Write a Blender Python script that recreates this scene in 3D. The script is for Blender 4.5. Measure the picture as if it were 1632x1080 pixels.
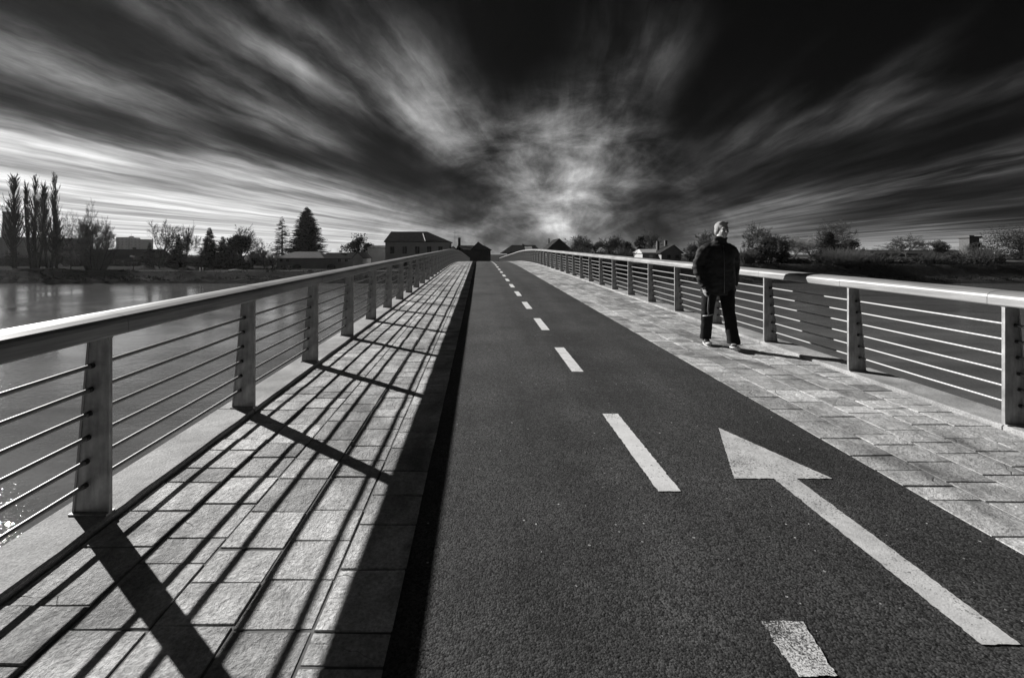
import bpy, bmesh, math, random
from mathutils import Vector, Matrix, noise
R = math.radians
scene = bpy.context.scene
col = scene.collection
for o in list(bpy.data.objects): bpy.data.objects.remove(o)

# ------------------------------------------------------------ camera
FPX = 740.0; VX = 764.0; HY = 405.0; EYE = 1.45        # focal length in px of the 1632 wide photo, vanishing point
cam_d = bpy.data.cameras.new('camera'); cam = bpy.data.objects.new('camera', cam_d); col.objects.link(cam)
cam.location = (0, 0, EYE); cam.rotation_euler = (R(90), 0, 0)
cam_d.sensor_width = 36; cam_d.lens = 36*FPX/1632
cam_d.shift_x = (816-VX)/1632; cam_d.shift_y = -(540-HY)/1632
cam_d.clip_start = 0.05; cam_d.clip_end = 20000
scene.camera = cam
# ------------------------------------------------------------ light
PHI = R(51.0); ELEV = R(25.8)                           # sun: this far left of the bridge axis, this high
sd = Vector((-math.sin(PHI)*math.cos(ELEV), math.cos(PHI)*math.cos(ELEV), math.sin(ELEV)))
sun_d = bpy.data.lights.new('sun', 'SUN'); sun_d.energy = 5.0; sun_d.angle = R(0.5); sun_d.color = (1, .985, .965)
sun = bpy.data.objects.new('sun', sun_d); col.objects.link(sun)
sun.rotation_euler = sd.to_track_quat('Z', 'Y').to_euler(); sun.location = sd*60
scene.view_settings.view_transform = 'Standard'; scene.view_settings.look = 'None'
EXPO = 0.55
scene.view_settings.exposure = EXPO; scene.view_settings.gamma = 1
scene.render.engine = 'CYCLES'

# ------------------------------------------------------------ node helper
class NT:
    def __init__(s, tree): s.t = tree; s.n = tree.nodes; s.l = tree.links
    def new(s, ty, **kw):
        n = s.n.new(ty)
        for k, v in kw.items(): setattr(n, k, v)
        return n
    def put(s, sock, v):
        if v is None: return
        if isinstance(v, bpy.types.NodeSocket): s.l.new(v, sock)
        else: sock.default_value = v
    def m(s, op, a, b=None, c=None, clamp=False):
        n = s.new('ShaderNodeMath', operation=op, use_clamp=clamp)
        s.put(n.inputs[0], a); s.put(n.inputs[1], b); s.put(n.inputs[2], c)
        return n.outputs[0]
    def mr(s, v, a, b, c=0., d=1., smooth=False):
        n = s.new('ShaderNodeMapRange', interpolation_type='SMOOTHSTEP' if smooth else 'LINEAR')
        s.put(n.inputs[0], v)
        for i, q in enumerate((a, b, c, d)): s.put(n.inputs[i+1], q)
        return n.outputs[0]
    def mix(s, f, a, b):
        n = s.new('ShaderNodeMix', data_type='FLOAT'); s.put(n.inputs[0], f); s.put(n.inputs[2], a); s.put(n.inputs[3], b)
        return n.outputs[0]
    def noise(s, vec, scale, detail=4, rough=.55, dist=0., dim='3D'):
        n = s.new('ShaderNodeTexNoise', noise_dimensions=dim); s.put(n.inputs['Vector'], vec)
        n.inputs['Scale'].default_value = scale; n.inputs['Detail'].default_value = detail
        n.inputs['Roughness'].default_value = rough; n.inputs['Distortion'].default_value = dist
        return n.outputs[0]
    def xyz(s, x, y, z=0.):
        n = s.new('ShaderNodeCombineXYZ'); s.put(n.inputs[0], x); s.put(n.inputs[1], y); s.put(n.inputs[2], z); return n.outputs[0]
    def vscale(s, v, sc):
        n = s.new('ShaderNodeVectorMath', operation='MULTIPLY'); s.put(n.inputs[0], v); n.inputs[1].default_value = sc; return n.outputs[0]
    def vor(s, vec, scale, feature='F1', rand=1.):
        n = s.new('ShaderNodeTexVoronoi', feature=feature); s.put(n.inputs['Vector'], vec); n.inputs['Scale'].default_value = scale
        n.inputs['Randomness'].default_value = rand
        return n

def srgb(v):
    v = v/255.
    return (v/12.92 if v <= .04045 else ((v+.055)/1.055)**2.4)

# ------------------------------------------------------------ sky: red-filtered clear sky plus wind-drawn clouds
world = bpy.data.worlds.new('World'); scene.world = world; world.use_nodes = True
w = NT(world.node_tree); w.n.clear()
tc = w.new('ShaderNodeTexCoord'); sp = w.new('ShaderNodeSeparateXYZ'); w.l.new(tc.outputs['Generated'], sp.inputs[0])
DX, DY, DZ = sp.outputs
WX = .184                                              # wind direction: clouds stream out of this bearing
lat = w.m('SUBTRACT', DX, w.m('MULTIPLY', DY, WX))
dzp = w.m('ABSOLUTE', DZ)
rr = w.m('ARCTAN2', w.m('SQRT', w.m('ADD', w.m('MULTIPLY', lat, lat), w.m('MULTIPLY', dzp, dzp))), DY)   # angle from the streaming point
th0 = w.m('MULTIPLY', w.m('ARCTAN2', dzp, lat), 180/math.pi)
# warp
wv = w.xyz(w.m('MULTIPLY', th0, .035), w.m('MULTIPLY', rr, 2.2))
warp = w.m('SUBTRACT', w.noise(wv, 1.6, 3, .5), .5)
warp2 = w.m('SUBTRACT', w.noise(w.xyz(w.m('MULTIPLY', th0, .12), w.m('MULTIPLY', rr, 5.)), 1.7, 4, .6), .5)
edge = w.m('MULTIPLY', w.mr(dzp, 0., .35), w.mr(w.m('SINE', w.m('MULTIPLY', th0, math.pi/180)), 0, .6, .35, 1))
th = w.m('ADD', th0, w.m('MULTIPLY', w.m('ADD', w.m('MULTIPLY', warp, 9.), w.m('MULTIPLY', warp2, 2.5)), edge))
bands = [
 (.09, [(0,85),(10,80),(30,85),(45,95),(60,118),(75,140),(90,160),(105,165),(120,150),(135,122),(150,108),(165,100),(180,115)]),
 (.2386, [(0,118),(3,104),(8,80),(15,66),(25,56),(35,52),(42,70),(48,84),(60,76),(75,98),(90,122),(105,98),(118,92),(130,84),(140,68),(150,50),(158,56),(164,84),(170,102),(180,125)]),
 (.408, [(0,128),(2,112),(5,90),(10,80),(14,92),(18,50),(22,36),(26,44),(31,70),(36,46),(42,24),(52,22),(60,50),(68,68),(78,46),(88,26),(100,20),(112,26),(120,52),(128,118),(135,130),(141,112),(146,46),(152,22),(157,36),(161,62),(165,140),(170,168),(175,182),(180,190)]),
 (.612, [(0,165),(1.5,155),(3,118),(5,76),(8,40),(12,76),(15,28),(20,26),(25,58),(28,60),(33,20),(45,17),(70,20),(95,18),(118,30),(130,46),(136,54),(139,90),(142,60),(145,118),(149,68),(153,84),(155,130),(158,56),(160,36),(162,70),(164,140),(168,160),(171,200),(174,186),(177,200),(180,208)]),
 (.824, [(0,185),(1.5,168),(2.6,118),(3.6,66),(5,26),(7,46),(9,34),(12,80),(15,30),(19,24),(21.6,58),(24,18),(40,15),(90,15),(135,28),(146,50),(150,78),(152.5,40),(155,34),(157,44),(159,104),(161,108),(163,50),(164.5,44),(166,130),(168,212),(170,156),(172,216),(174,186),(176,206),(178,216),(180,210)]),
]
prev = None; prev_r = None
tn = w.m('DIVIDE', th, 180.)
for br, stops in bands:
    # at most 32 stops per ramp
    rp = w.new('ShaderNodeValToRGB'); rp.color_ramp.interpolation = 'B_SPLINE' if False else 'LINEAR'
    w.l.new(tn, rp.inputs[0]); els = rp.color_ramp.elements
    for i, (a, v) in enumerate(stops):
        e = els[i] if i < 2 else els.new(a/180.)
        e.position = a/180.
    for i, (a, v) in enumerate(stops):
        c = v/255.; els[i].color = (c, c, c, 1)
    if prev is None: prev = rp.outputs[0]
    else: prev = w.mix(w.mr(rr, prev_r, br, smooth=True), prev, rp.outputs[0])
    prev_r = br
lay = prev                                              # display-referred 0..1
lay = w.mix(w.mr(rr, .95, 1.6, smooth=True), lay, .17)
# streak detail
uu = w.m('DIVIDE', lat, w.m('MAXIMUM', dzp, .012)); uu = w.m('DIVIDE', uu, w.m('POWER', w.m('ADD', 1., w.m('ABSOLUTE', uu)), .42))
uw = w.m('ADD', uu, w.m('MULTIPLY', warp2, .12))
s1 = w.noise(w.xyz(w.m('MULTIPLY', uw, 4.2), w.m('MULTIPLY', rr, 3.6)), 1., 6, .6, .0)
s2 = w.noise(w.xyz(w.m('MULTIPLY', uw, 12.), w.m('MULTIPLY', rr, 5.), 3.), 1., 3, .5, .0)
s3 = w.noise(w.xyz(w.m('MULTIPLY', lat, 8.), w.m('MULTIPLY', dzp, 15.), 9.), 1., 6, .62, .3)   # soft puffs near the streaming point
st = w.m('ADD', w.m('MULTIPLY', w.m('SUBTRACT', s1, .5), 2.7), w.m('MULTIPLY', w.m('SUBTRACT', s2, .5), 1.1))
pf = w.m('MULTIPLY', w.m('SUBTRACT', s3, .5), 3.5)
det = w.mix(w.mr(rr, .18, .55, smooth=True), w.m('ADD', pf, w.m('MULTIPLY', st, .18)), st)
lay = w.m('MULTIPLY', lay, w.m('ADD', 1., w.m('MULTIPLY', det, w.mr(lay, .3, .8, 1.0, .42))), clamp=True)
lay = w.m('MAXIMUM', w.m('MULTIPLY', w.m('SUBTRACT', lay, .035), 1.1), .045)
lin = w.m('DIVIDE', w.m('POWER', lay, 2.25), 2**EXPO)
sky = w.new('ShaderNodeTexSky', sky_type='NISHITA'); sky.sun_disc = False; sky.sun_elevation = ELEV; sky.sun_rotation = -PHI
sky.air_density = .6; sky.dust_density = .2
sep = w.new('ShaderNodeSeparateColor'); w.l.new(sky.outputs[0], sep.inputs[0])
red = w.m('MULTIPLY', sep.outputs[0], .0012)            # the photo's deep red filter leaves little of the clear sky
tot = w.m('ADD', lin, red)
bg = w.new('ShaderNodeBackground'); w.l.new(tot, bg.inputs[0]); bg.inputs[1].default_value = 1.
wo = w.new('ShaderNodeOutputWorld'); w.l.new(bg.outputs[0], wo.inputs[0])
world.cycles.sampling_method = 'MANUAL'; world.cycles.sample_map_resolution = 512

# ------------------------------------------------------------ materials
def mat(name, base=.3, rough=.7, metal=0., build=None, spec=.5):
    m = bpy.data.materials.new(name); m.use_nodes = True
    t = NT(m.node_tree); b = t.n['Principled BSDF']
    b.inputs['Base Color'].default_value = (base, base, base, 1); b.inputs['Roughness'].default_value = rough
    b.inputs['Metallic'].default_value = metal; b.inputs['Specular IOR Level'].default_value = spec
    if build: build(t, b)
    return m
def setcol(t, b, v):
    t.l.new(v, b.inputs['Base Color'])
def bump(t, b, h, strength=.5, dist=.01, normal=None):
    n = t.new('ShaderNodeBump'); n.inputs['Strength'].default_value = strength; n.inputs['Distance'].default_value = dist
    t.l.new(h, n.inputs['Height'])
    if normal is not None: t.l.new(normal, n.inputs['Normal'])
    t.l.new(n.outputs[0], b.inputs['Normal']); return n.outputs[0]
def objco(t): return t.new('ShaderNodeTexCoord').outputs['Object']
def noisy(lo, hi, scale, rough=.8, bs=0., bscale=None, bd=.01, metal=0., stretch=None, spec=.5):
    def f(t, b):
        c = objco(t)
        if stretch: c = t.vscale(c, stretch)
        n = t.noise(c, scale, 6, .6); setcol(t, b, t.mr(n, .3, .7, lo, hi))
        if bs: bump(t, b, t.noise(c, bscale or scale*3, 5, .6), bs, bd)
    return dict(build=f, rough=rough, metal=metal, spec=spec)

def b_asphalt(t, b):
    c = objco(t)
    v = t.vor(c, 130.); v2 = t.vor(c, 60.)
    big = t.noise(c, 1.1, 5, .6); mid = t.noise(c, 22., 4, .6)
    tone = t.mr(big, .32, .68, .024, .050)
    sc = t.new('ShaderNodeSeparateColor'); t.l.new(v.outputs['Color'], sc.inputs[0])
    tone = t.m('MULTIPLY', tone, t.mr(sc.outputs[0], 0, 1, .15, 2.1))
    tone = t.m('MULTIPLY', tone, t.mr(mid, .3, .7, .75, 1.25))
    trk = t.noise(t.vscale(c, (1., .05, 1.)), 1.9, 4, .55); tone = t.m('MULTIPLY', tone, t.mr(trk, .32, .68, .7, 1.25))
    pit = t.mr(v2.outputs['Distance'], .0, .16, .25, 1.); tone = t.m('MULTIPLY', tone, pit)
    v3 = t.vor(c, 34.); sc3 = t.new('ShaderNodeSeparateColor'); t.l.new(v3.outputs['Color'], sc3.inputs[0])
    chip = t.m('MULTIPLY', t.m('GREATER_THAN', sc3.outputs[0], .93), t.m('LESS_THAN', v3.outputs['Distance'], t.mr(sc3.outputs[1], 0, 1, .06, .2)))
    tone = t.mix(chip, tone, t.mr(sc3.outputs[2], 0, 1, .12, .5))
    setcol(t, b, tone)
    sc2 = t.new('ShaderNodeSeparateColor'); t.l.new(v2.outputs['Color'], sc2.inputs[0])
    h = t.m('ADD', t.m('MULTIPLY', v.outputs['Distance'], -.8), t.m('MULTIPLY', sc.outputs[1], .45))
    h = t.m('ADD', h, t.m('MULTIPLY', v2.outputs['Distance'], -.5)); h = t.m('ADD', h, t.m('MULTIPLY', t.noise(c, 160., 3, .7), .7))
    bump(t, b, h, .7, .004); b.inputs['Roughness'].default_value = .8; b.inputs['Specular IOR Level'].default_value = .25
ASPH = mat('asphalt', build=b_asphalt)

def b_stone(t, b):
    c = objco(t)
    at = t.new('ShaderNodeAttribute', attribute_name='tone'); tone = t.mr(at.outputs['Fac'], 0, 1, .36, .66)
    st = t.new('ShaderNodeAttribute', attribute_name='off')
    ad = t.new('ShaderNodeVectorMath', operation='ADD'); t.l.new(c, ad.inputs[0]); t.l.new(st.outputs['Vector'], ad.inputs[1]); cc = ad.outputs[0]
    mid = t.noise(cc, 9., 6, .65, .5); fine = t.noise(cc, 60., 4, .7)
    stain = t.mr(t.noise(t.vscale(c, (1., .55, 1.)), 1.7, 5, .6, .8), .42, .66, 0., 1.)
    tone = t.m('MULTIPLY', tone, t.mr(mid, .28, .72, .6, 1.26))
    tone = t.m('MULTIPLY', tone, t.mr(fine, .28, .72, .52, 1.4))
    tone = t.m('MULTIPLY', tone, t.mr(stain, 0, 1, 1.08, .42))
    vd = t.vor(t.vscale(cc, (1., 1., .2)), 2.3, 'DISTANCE_TO_EDGE')
    wc = t.new('ShaderNodeVectorMath', operation='ADD')
    wn = t.new('ShaderNodeTexNoise'); t.l.new(cc, wn.inputs['Vector']); wn.inputs['Scale'].default_value = 5; t.l.new(cc, wc.inputs[0])
    ws = t.vscale(wn.outputs['Color'], (.22, .22, .0)); t.l.new(ws, wc.inputs[1]); t.l.new(wc.outputs[0], vd.inputs['Vector'])
    gate = t.mr(t.noise(cc, 1.9, 2, .5), .54, .6)
    crack = t.m('MULTIPLY', t.mr(vd.outputs['Distance'], .0, .009, 1., 0.), gate)
    tone = t.m('MULTIPLY', tone, t.mr(crack, 0, 1, 1, .45))
    setcol(t, b, tone)
    rip = t.noise(t.vscale(cc, (1., .6, 1.)), 6., 9, .74, .2)
    h = t.m('ADD', t.m('MULTIPLY', rip, 1.), t.m('MULTIPLY', fine, .36)); h = t.m('SUBTRACT', h, t.m('MULTIPLY', crack, .2))
    bump(t, b, h, 1., .028); b.inputs['Roughness'].default_value = .78; b.inputs['Specular IOR Level'].default_value = .3
STONE = mat('stone_flags', build=b_stone)
MORTAR = mat('joint_sand', **noisy(.09, .16, 30, .95))
def b_conc(t, b):
    c = objco(t); big = t.noise(c, 2.2, 6, .65, .3); fine = t.noise(c, 90., 3, .7)
    v = t.m('MULTIPLY', t.mr(big, .32, .68, .20, .44), t.mr(fine, .25, .75, .5, 1.5)); setcol(t, b, v)
    bump(t, b, t.m('ADD', fine, t.m('MULTIPLY', t.noise(c, 12, 4, .6), 1.2)), .6, .007)
CONC = mat('concrete', rough=.85, build=b_conc)
def b_paint(lo, hi, bare_tone=.05, ns=60., c0=.55, c1=.78):
    def f(t, b):
        c = objco(t); n = t.noise(c, ns, 4, .75); big = t.noise(c, 3., 4, .6)
        k = t.m('ADD', t.m('MULTIPLY', n, .7), t.m('MULTIPLY', big, .3)); wv = t.mr(k, lo, hi)
        setcol(t, b, t.mix(wv, bare_tone, t.mr(t.noise(c, 9., 5, .7), .3, .7, c0, c1)))
        bump(t, b, t.m('ADD', t.vor(c, 130.).outputs['Distance'], n), .4, .0018); b.inputs['Roughness'].default_value = .7
    return f
PAINT = mat('road_paint', build=b_paint(.36, .42)); WORN = mat('worn_paint', build=b_paint(.46, .55, .035, 150.)); DUSTY = mat('dulled_paint', build=b_paint(.40, .47, .06, 80., .36, .66))
def b_steel(t, b):
    c = objco(t); n = t.noise(t.vscale(c, (1, 1, .15)), 40., 5, .6); g = t.noise(c, 6., 5, .65)
    setcol(t, b, t.m('MULTIPLY', t.mr(g, .32, .68, .24, .5), t.mr(n, .3, .7, .72, 1.2))); bump(t, b, n, .15, .002)
STEEL = mat('galvanised_steel', rough=.5, metal=.35, build=b_steel)
ROD = mat('stainless_rod', base=.27, rough=.45, metal=.6)
COLLAR = mat('dark_collar', base=.05, rough=.5, metal=.4)
def b_rail(t, b):
    c = objco(t); n = t.noise(t.vscale(c, (1, .03, 1)), 70., 4, .6); g = t.noise(t.vscale(c, (1, .25, 1)), 5., 5, .6)
    setcol(t, b, t.m('MULTIPLY', t.mr(g, .32, .68, .24, .40), t.mr(n, .25, .75, .68, 1.18))); bump(t, b, n, .25, .003)
RAIL = mat('rail_metal', spec=.25, rough=.5, metal=.22, build=b_rail)
def b_water(t, b):
    c = objco(t)
    n1 = t.noise(t.vscale(c, (1., 1.35, 1.)), 1.6, 3, .55, .3); n2 = t.noise(t.vscale(c, (1., 1.5, 1.)), 6., 3, .6, .4); n3 = t.noise(c, .12, 3, .5)
    h = t.m('ADD', t.m('MULTIPLY', n1, .8), t.m('MULTIPLY', n2, .36)); h = t.m('MULTIPLY', h, t.mr(n3, .38, .62, .3, 1.15))
    setcol(t, b, t.mr(t.noise(t.vscale(c, (.12, .5, 1.)), .5, 5, .6, .5), .35, .65, .10, .175))
    bump(t, b, h, .55, .058); b.inputs['IOR'].default_value = 1.9
WATER = mat('river_water', base=.135, rough=.05, build=b_water)
GRASS = mat('grass_bank', **noisy(.025, .06, 1.2, 1., .5, 4., .2, spec=0.))
MEADOW = mat('meadow', **noisy(.07, .12, .5, 1., spec=0.))
BARK = mat('bark', **noisy(.04, .08, 4, .9, spec=.1)); TWIG = mat('pale_twigs', **noisy(.12, .24, 2, .85, spec=.2)); TWIGD = mat('dark_twigs', **noisy(.03, .07, 2, .9, spec=.1))
NEEDLE = mat('needles', **noisy(.02, .045, 1.5, .9, spec=.1)); LEAF = mat('evergreen_leaves', **noisy(.025, .05, 1.5, .9, spec=.1))
NEEDLEP = mat('pale_needles', **noisy(.05, .10, 1.5, .8))
BRUSH = mat('pale_brush', **noisy(.14, .26, 1.2, .9, spec=.1))
WALLG = mat('grey_plaster', **noisy(.42, .52, .7, .9, spec=.1)); WALLD = mat('dark_render', **noisy(.09, .14, .7, .9, spec=.1)); WALLP = mat('pale_plaster', **noisy(.55, .68, .5, .9, spec=.1))
WALLM = mat('mid_plaster', **noisy(.3, .38, .6, .9, spec=.1))
def b_tiles(lo, hi):
    def f(t, b):
        c = objco(t); wv = t.new('ShaderNodeTexWave', wave_type='BANDS', bands_direction='X'); t.l.new(c, wv.inputs[0]); wv.inputs['Scale'].default_value = 1.3; wv.inputs['Distortion'].default_value = .4
        n = t.noise(c, 1.5, 5, .65); setcol(t, b, t.m('MULTIPLY', t.mr(n, .3, .7, lo, hi), t.mr(wv.outputs['Fac'], 0, 1, .8, 1.1))); bump(t, b, wv.outputs['Fac'], .4, .04)
    return f
ROOFD = mat('dark_tiles', rough=.95, spec=0., build=b_tiles(.035, .06)); ROOFM = mat('grey_tiles', rough=.9, spec=.05, build=b_tiles(.10, .16)); ROOFP = mat('pale_roof', rough=.6, build=b_tiles(.35, .5))
GLASSD = mat('window_glass', base=.03, rough=.12, spec=.6); WHITE = mat('white_paint', base=.78, rough=.5); BRICK = mat('brick', **noisy(.10, .17, 3., .9, spec=.1))
DARK = mat('dark_wood', **noisy(.03, .06, 2, .8)); METD = mat('dark_metal', base=.08, rough=.5, metal=.5)

# ------------------------------------------------------------ mesh helpers
class MB:
    def __init__(s): s.v = []; s.f = []
    def box(s, a, b):
        x0, y0, z0 = a; x1, y1, z1 = b; k = len(s.v)
        s.v += [(x0,y0,z0),(x1,y0,z0),(x1,y1,z0),(x0,y1,z0),(x0,y0,z1),(x1,y0,z1),(x1,y1,z1),(x0,y1,z1)]
        s.f += [(k,k+3,k+2,k+1),(k+4,k+5,k+6,k+7),(k,k+1,k+5,k+4),(k+1,k+2,k+6,k+5),(k+2,k+3,k+7,k+6),(k+3,k,k+4,k+7)]
        return s
    def poly(s, pts, faces):
        k = len(s.v); s.v += [tuple(p) for p in pts]; s.f += [tuple(i+k for i in f) for f in faces]; return s
    def tube(s, pts, rad, n=6, cap=True, up=None):
        """rad: list of r or (rx, ry); rx runs along the world X-ish side axis"""
        k0 = len(s.v); P = [Vector(p) for p in pts]
        for i, p in enumerate(P):
            d = (P[min(i+1, len(P)-1)]-P[max(i-1, 0)])
            d = d.normalized() if d.length > 1e-9 else Vector((0, 0, 1))
            ref = Vector((1, 0, 0)) if abs(d.x) < .9 else Vector((0, 1, 0))
            if up: ref = Vector(up)
            a = (ref-d*ref.dot(d)).normalized(); b = d.cross(a)
            r = rad[i] if isinstance(rad, (list, tuple)) else rad
            rx, ry = r if isinstance(r, (list, tuple)) else (r, r)
            for j in range(n):
                t = 2*math.pi*j/n; s.v.append(tuple(p+a*math.cos(t)*rx+b*math.sin(t)*ry))
        for i in range(len(P)-1):
            for j in range(n):
                q = k0+i*n+j; q2 = k0+i*n+(j+1) % n
                s.f.append((q, q2, q2+n, q+n))
        if cap and n > 2:
            s.f.append(tuple(k0+j for j in reversed(range(n)))); e = k0+(len(P)-1)*n; s.f.append(tuple(e+j for j in range(n)))
        return s
    def ball(s, c, r, nu=12, nv=8):
        k = len(s.v); c = Vector(c); r = r if isinstance(r, (list, tuple)) else (r, r, r)
        for i in range(nv+1):
            a = math.pi*i/nv
            for j in range(nu):
                t = 2*math.pi*j/nu
                s.v.append((c.x+r[0]*math.sin(a)*math.cos(t), c.y+r[1]*math.sin(a)*math.sin(t), c.z+r[2]*math.cos(a)))
        for i in range(nv):
            for j in range(nu):
                q = k+i*nu+j; q2 = k+i*nu+(j+1) % nu; s.f.append((q, q+nu, q2+nu, q2))
        return s
    def build(s, name, m, parent=None, smooth=False, loc=None):
        me = bpy.data.meshes.new(name); me.from_pydata(s.v, [], s.f); me.validate(); me.update()
        if smooth: me.polygons.foreach_set('use_smooth', [True]*len(me.polygons))
        me.materials.append(m)
        o = bpy.data.objects.new(name, me); col.objects.link(o)
        if parent: o.parent = parent
        if loc: o.location = loc
        return o
def empty(name, label, cat, loc=(0,0,0), group=None):
    o = bpy.data.objects.new(name, None); o.empty_display_size = .3; col.objects.link(o); o.location = loc
    o['label'] = label; o['category'] = cat
    if group: o['group'] = group
    return o
def tag(o, label, cat, group=None):
    o['label'] = label; o['category'] = cat
    if group: o['group'] = group
    return o
def struct(o): o['kind'] = 'structure'; return o
def PX(x, Y): return (x-VX)*Y/FPX
def PZ(y, Y): return EYE+(HY-y)*Y/FPX
rng = random.Random(7)

# ------------------------------------------------------------ bridge profile
D = 1.571; U = FPX/D
def dz(y):
    Z = y/D
    if Z < 0: return 17*Z/U
    if Z < 18: return 17*Z/U
    if Z < 32.78: return (17*Z-1.15*(Z-18)**2)/U
    return (17*32.78-1.15*14.78**2)/U-17*(Z-32.78)/U
Y0, Y1 = -6.0, 97.0
ys = [Y0+i*.5 for i in range(int((Y1-Y0)/.5)+1)]
def strip(name, m, xs, yy=None, dzo=0., smooth=False):
    """xs: list of (x, z offset) cross-section points swept along the bridge"""
    yy = yy or ys; mb = MB(); n = len(xs)
    for y in yy:
        for x, z in xs: mb.v.append((x, y, dz(y)+z+dzo))
    for i in range(len(yy)-1):
        for j in range(n-1):
            a = i*n+j; mb.f.append((a, a+1, a+n+1, a+n))
    return mb.build(name, m, smooth=smooth)
KL, KR, AL, AR = -1.925, 4.085, -.32, 2.53
path = struct(strip('cycle_path', ASPH, [(AL-.01, 0), (AR+.01, 0)]))
base = struct(strip('bridge_deck', CONC, [(4.40, -.014), (4.40, -.7), (-2.19, -.7), (-2.19, -.014), (4.40, -.014)]))
# concrete edge beams
for nm, x0, x1, sgn in (('left', KL, -2.25, -1), ('right', KR, 4.46, 1)):
    ej = MB(); y = Y0; L = 3.142; ph = 0.55 if sgn < 0 else .2; y = Y0+ph
    while y < Y1:
        y2 = min(y+L, Y1); a, b = y+.006, y2-.006; seg = 24; mb_k = len(ej.v)
        for i in range(seg+1):
            yy = a+(b-a)*i/seg; z = dz(yy)
            jx = .006*noise.noise(Vector((yy*3.1, sgn*5, 0)))+.004*noise.noise(Vector((yy*14, sgn*5, 0)))
            jz = .004*noise.noise(Vector((yy*5, sgn*9, 0)))
            for x, zz in ((x0+jx-sgn*.0, -.03), (x0+jx, .024+jz), (x0+sgn*.012+jx, .034+jz), (x1-sgn*.015, .034), (x1, .02), (x1, -.45), (x1-sgn*.1, -.47)):
                ej.v.append((x, yy, z+zz))
        for i in range(seg):
            for j in range(6):
                q = mb_k+i*7+j; ej.f.append((q, q+1, q+8, q+7) if sgn > 0 else (q, q+7, q+8, q+1))
        ej.f.append(tuple(mb_k+j for j in range(7))); ej.f.append(tuple(mb_k+seg*7+j for j in range(7)))
        y = y2
    struct(ej.build('concrete_kerb', CONC))
# stone pavements
def pavement(x_edges, seed, tone_mu):
    r = random.Random(seed); me_v = []; me_f = []; tone = []; off = []
    for c in range(len(x_edges)-1):
        xa, xb = x_edges[c], x_edges[c+1]; y = 1.0-r.random()*.4
        border = c in (0,) if x_edges[0] > x_edges[-1] else c == 0
        while y < Y1-.5:
            L = r.choice([.18, .22, .26, .3, .36]) if y < 45 else .45
            if border: L = r.choice([.15, .2, .28, .33])
            y2 = y+L; g = .0014 if r.random() < .7 else .003
            k = len(me_v); tz = [r.uniform(-.003, .003) for _ in range(4)]; lift = r.uniform(-.002, .003)
            lo, hi = min(xa, xb), max(xa, xb)
            q = [(lo+g, y+g), (hi-g, y+g), (hi-g, y2-g), (lo+g, y2-g)]
            q = [(a+r.uniform(-.0015, .0015), b+r.uniform(-.005, .005)) for a, b in q]
            for (a, b) in q: me_v.append((a, b, dz(b)-.012))
            # top ring with rounded, nibbled edge
            cx, cy = (lo+hi)/2, (y+y2)/2; bv = .006
            for i, (a, b) in enumerate(q):
                a2 = a+(bv if a < cx else -bv); b2 = b+(bv if b < cy else -bv); me_v.append((a2, b2, dz(b2)+.0025+tz[i]*.55+lift*.7))
            fs = [(k+4, k+5, k+6, k+7)]+[(k+i, k+(i+1) % 4, k+4+(i+1) % 4, k+4+i) for i in range(4)]
            me_f += fs; tv = min(1, max(0, r.gauss(tone_mu, .27))); ov = (r.uniform(0, 9), r.uniform(0, 9), r.uniform(0, 9))
            tone += [tv]*5; off += [ov]*5; y = y2
    me = bpy.data.meshes.new('stone_pavement'); me.from_pydata(me_v, [], me_f); me.update(); me.materials.append(STONE)
    at = me.attributes.new('tone', 'FLOAT', 'FACE'); at.data.foreach_set('value', tone)
    ao = me.attributes.new('off', 'FLOAT_VECTOR', 'FACE'); ao.data.foreach_set('vector', [q for o in off for q in o])
    o = bpy.data.objects.new('stone_pavement', me); col.objects.link(o); return struct(o)
pavement([-.32, -.625, -.93, -1.24, -1.55, -1.915], 3, .62)
pavement([2.53, 2.84, 3.15, 3.46, 3.77, 4.075], 5, .42)
struct(strip('pavement_bed', MORTAR, [(KL+.02, -.0025), (AL, -.002)])); struct(strip('pavement_bed', MORTAR, [(AR, -.002), (KR-.02, -.0025)]))
# road markings, parts of the path
rgm = random.Random(31)
def ragged(mb, P, step, amp):
    out = []
    for (x0, y0), (x1, y1) in zip(P, P[1:]+P[:1]):
        L = math.hypot(x1-x0, y1-y0); n = max(2, int(L/step)) if step < .1 else 4; nx, ny = (y1-y0)/L, -(x1-x0)/L
        for i in range(n):
            f = i/n; j = (rgm.gauss(0, amp) if i else 0); out.append((x0+(x1-x0)*f+nx*j, y0+(y1-y0)*f+ny*j))
    mb.poly([(x, y, dz(y)+.004) for x, y in out], [tuple(range(len(out)))])
def marking(name, pts, m, label=None, nsub=1):
    """pts: closed outline of (x, y) with far edge first: quads as [(x0,y0),(x1,y0),(x1,y1),(x0,y1)]"""
    mb = MB(); ragged(mb, pts, .012, .0022); o = mb.build(name, m, path)
    if label: o['label'] = label
    return o
k = 0
while 3.95+2.52*k < 95:
    yb = 3.95+2.52*k; ya = yb-1.22
    if k == 0: ya = 2.715
    mb = MB(); ragged(mb, [(1.045, ya), (1.178, ya), (1.178, yb), (1.045, yb)], .02 if k < 3 else .2, .002)
    mb.build('lane_dash', PAINT, path); k += 1
marking('lane_dash', [(1.068, 1.552), (1.20, 1.556), (1.214, 1.64), (1.24, 1.778), (1.16, 1.786), (1.08, 1.782), (1.072, 1.66)], WORN, 'worn, half rubbed-off white lane dash nearest the camera')
arrow = MB(); ragged(arrow, [(1.57, 2.862), (1.815, 2.862), (1.815, 1.677), (1.955, 1.677), (1.955, 2.862), (2.175, 2.862), (1.88, 3.65)], .015, .0018)
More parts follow.
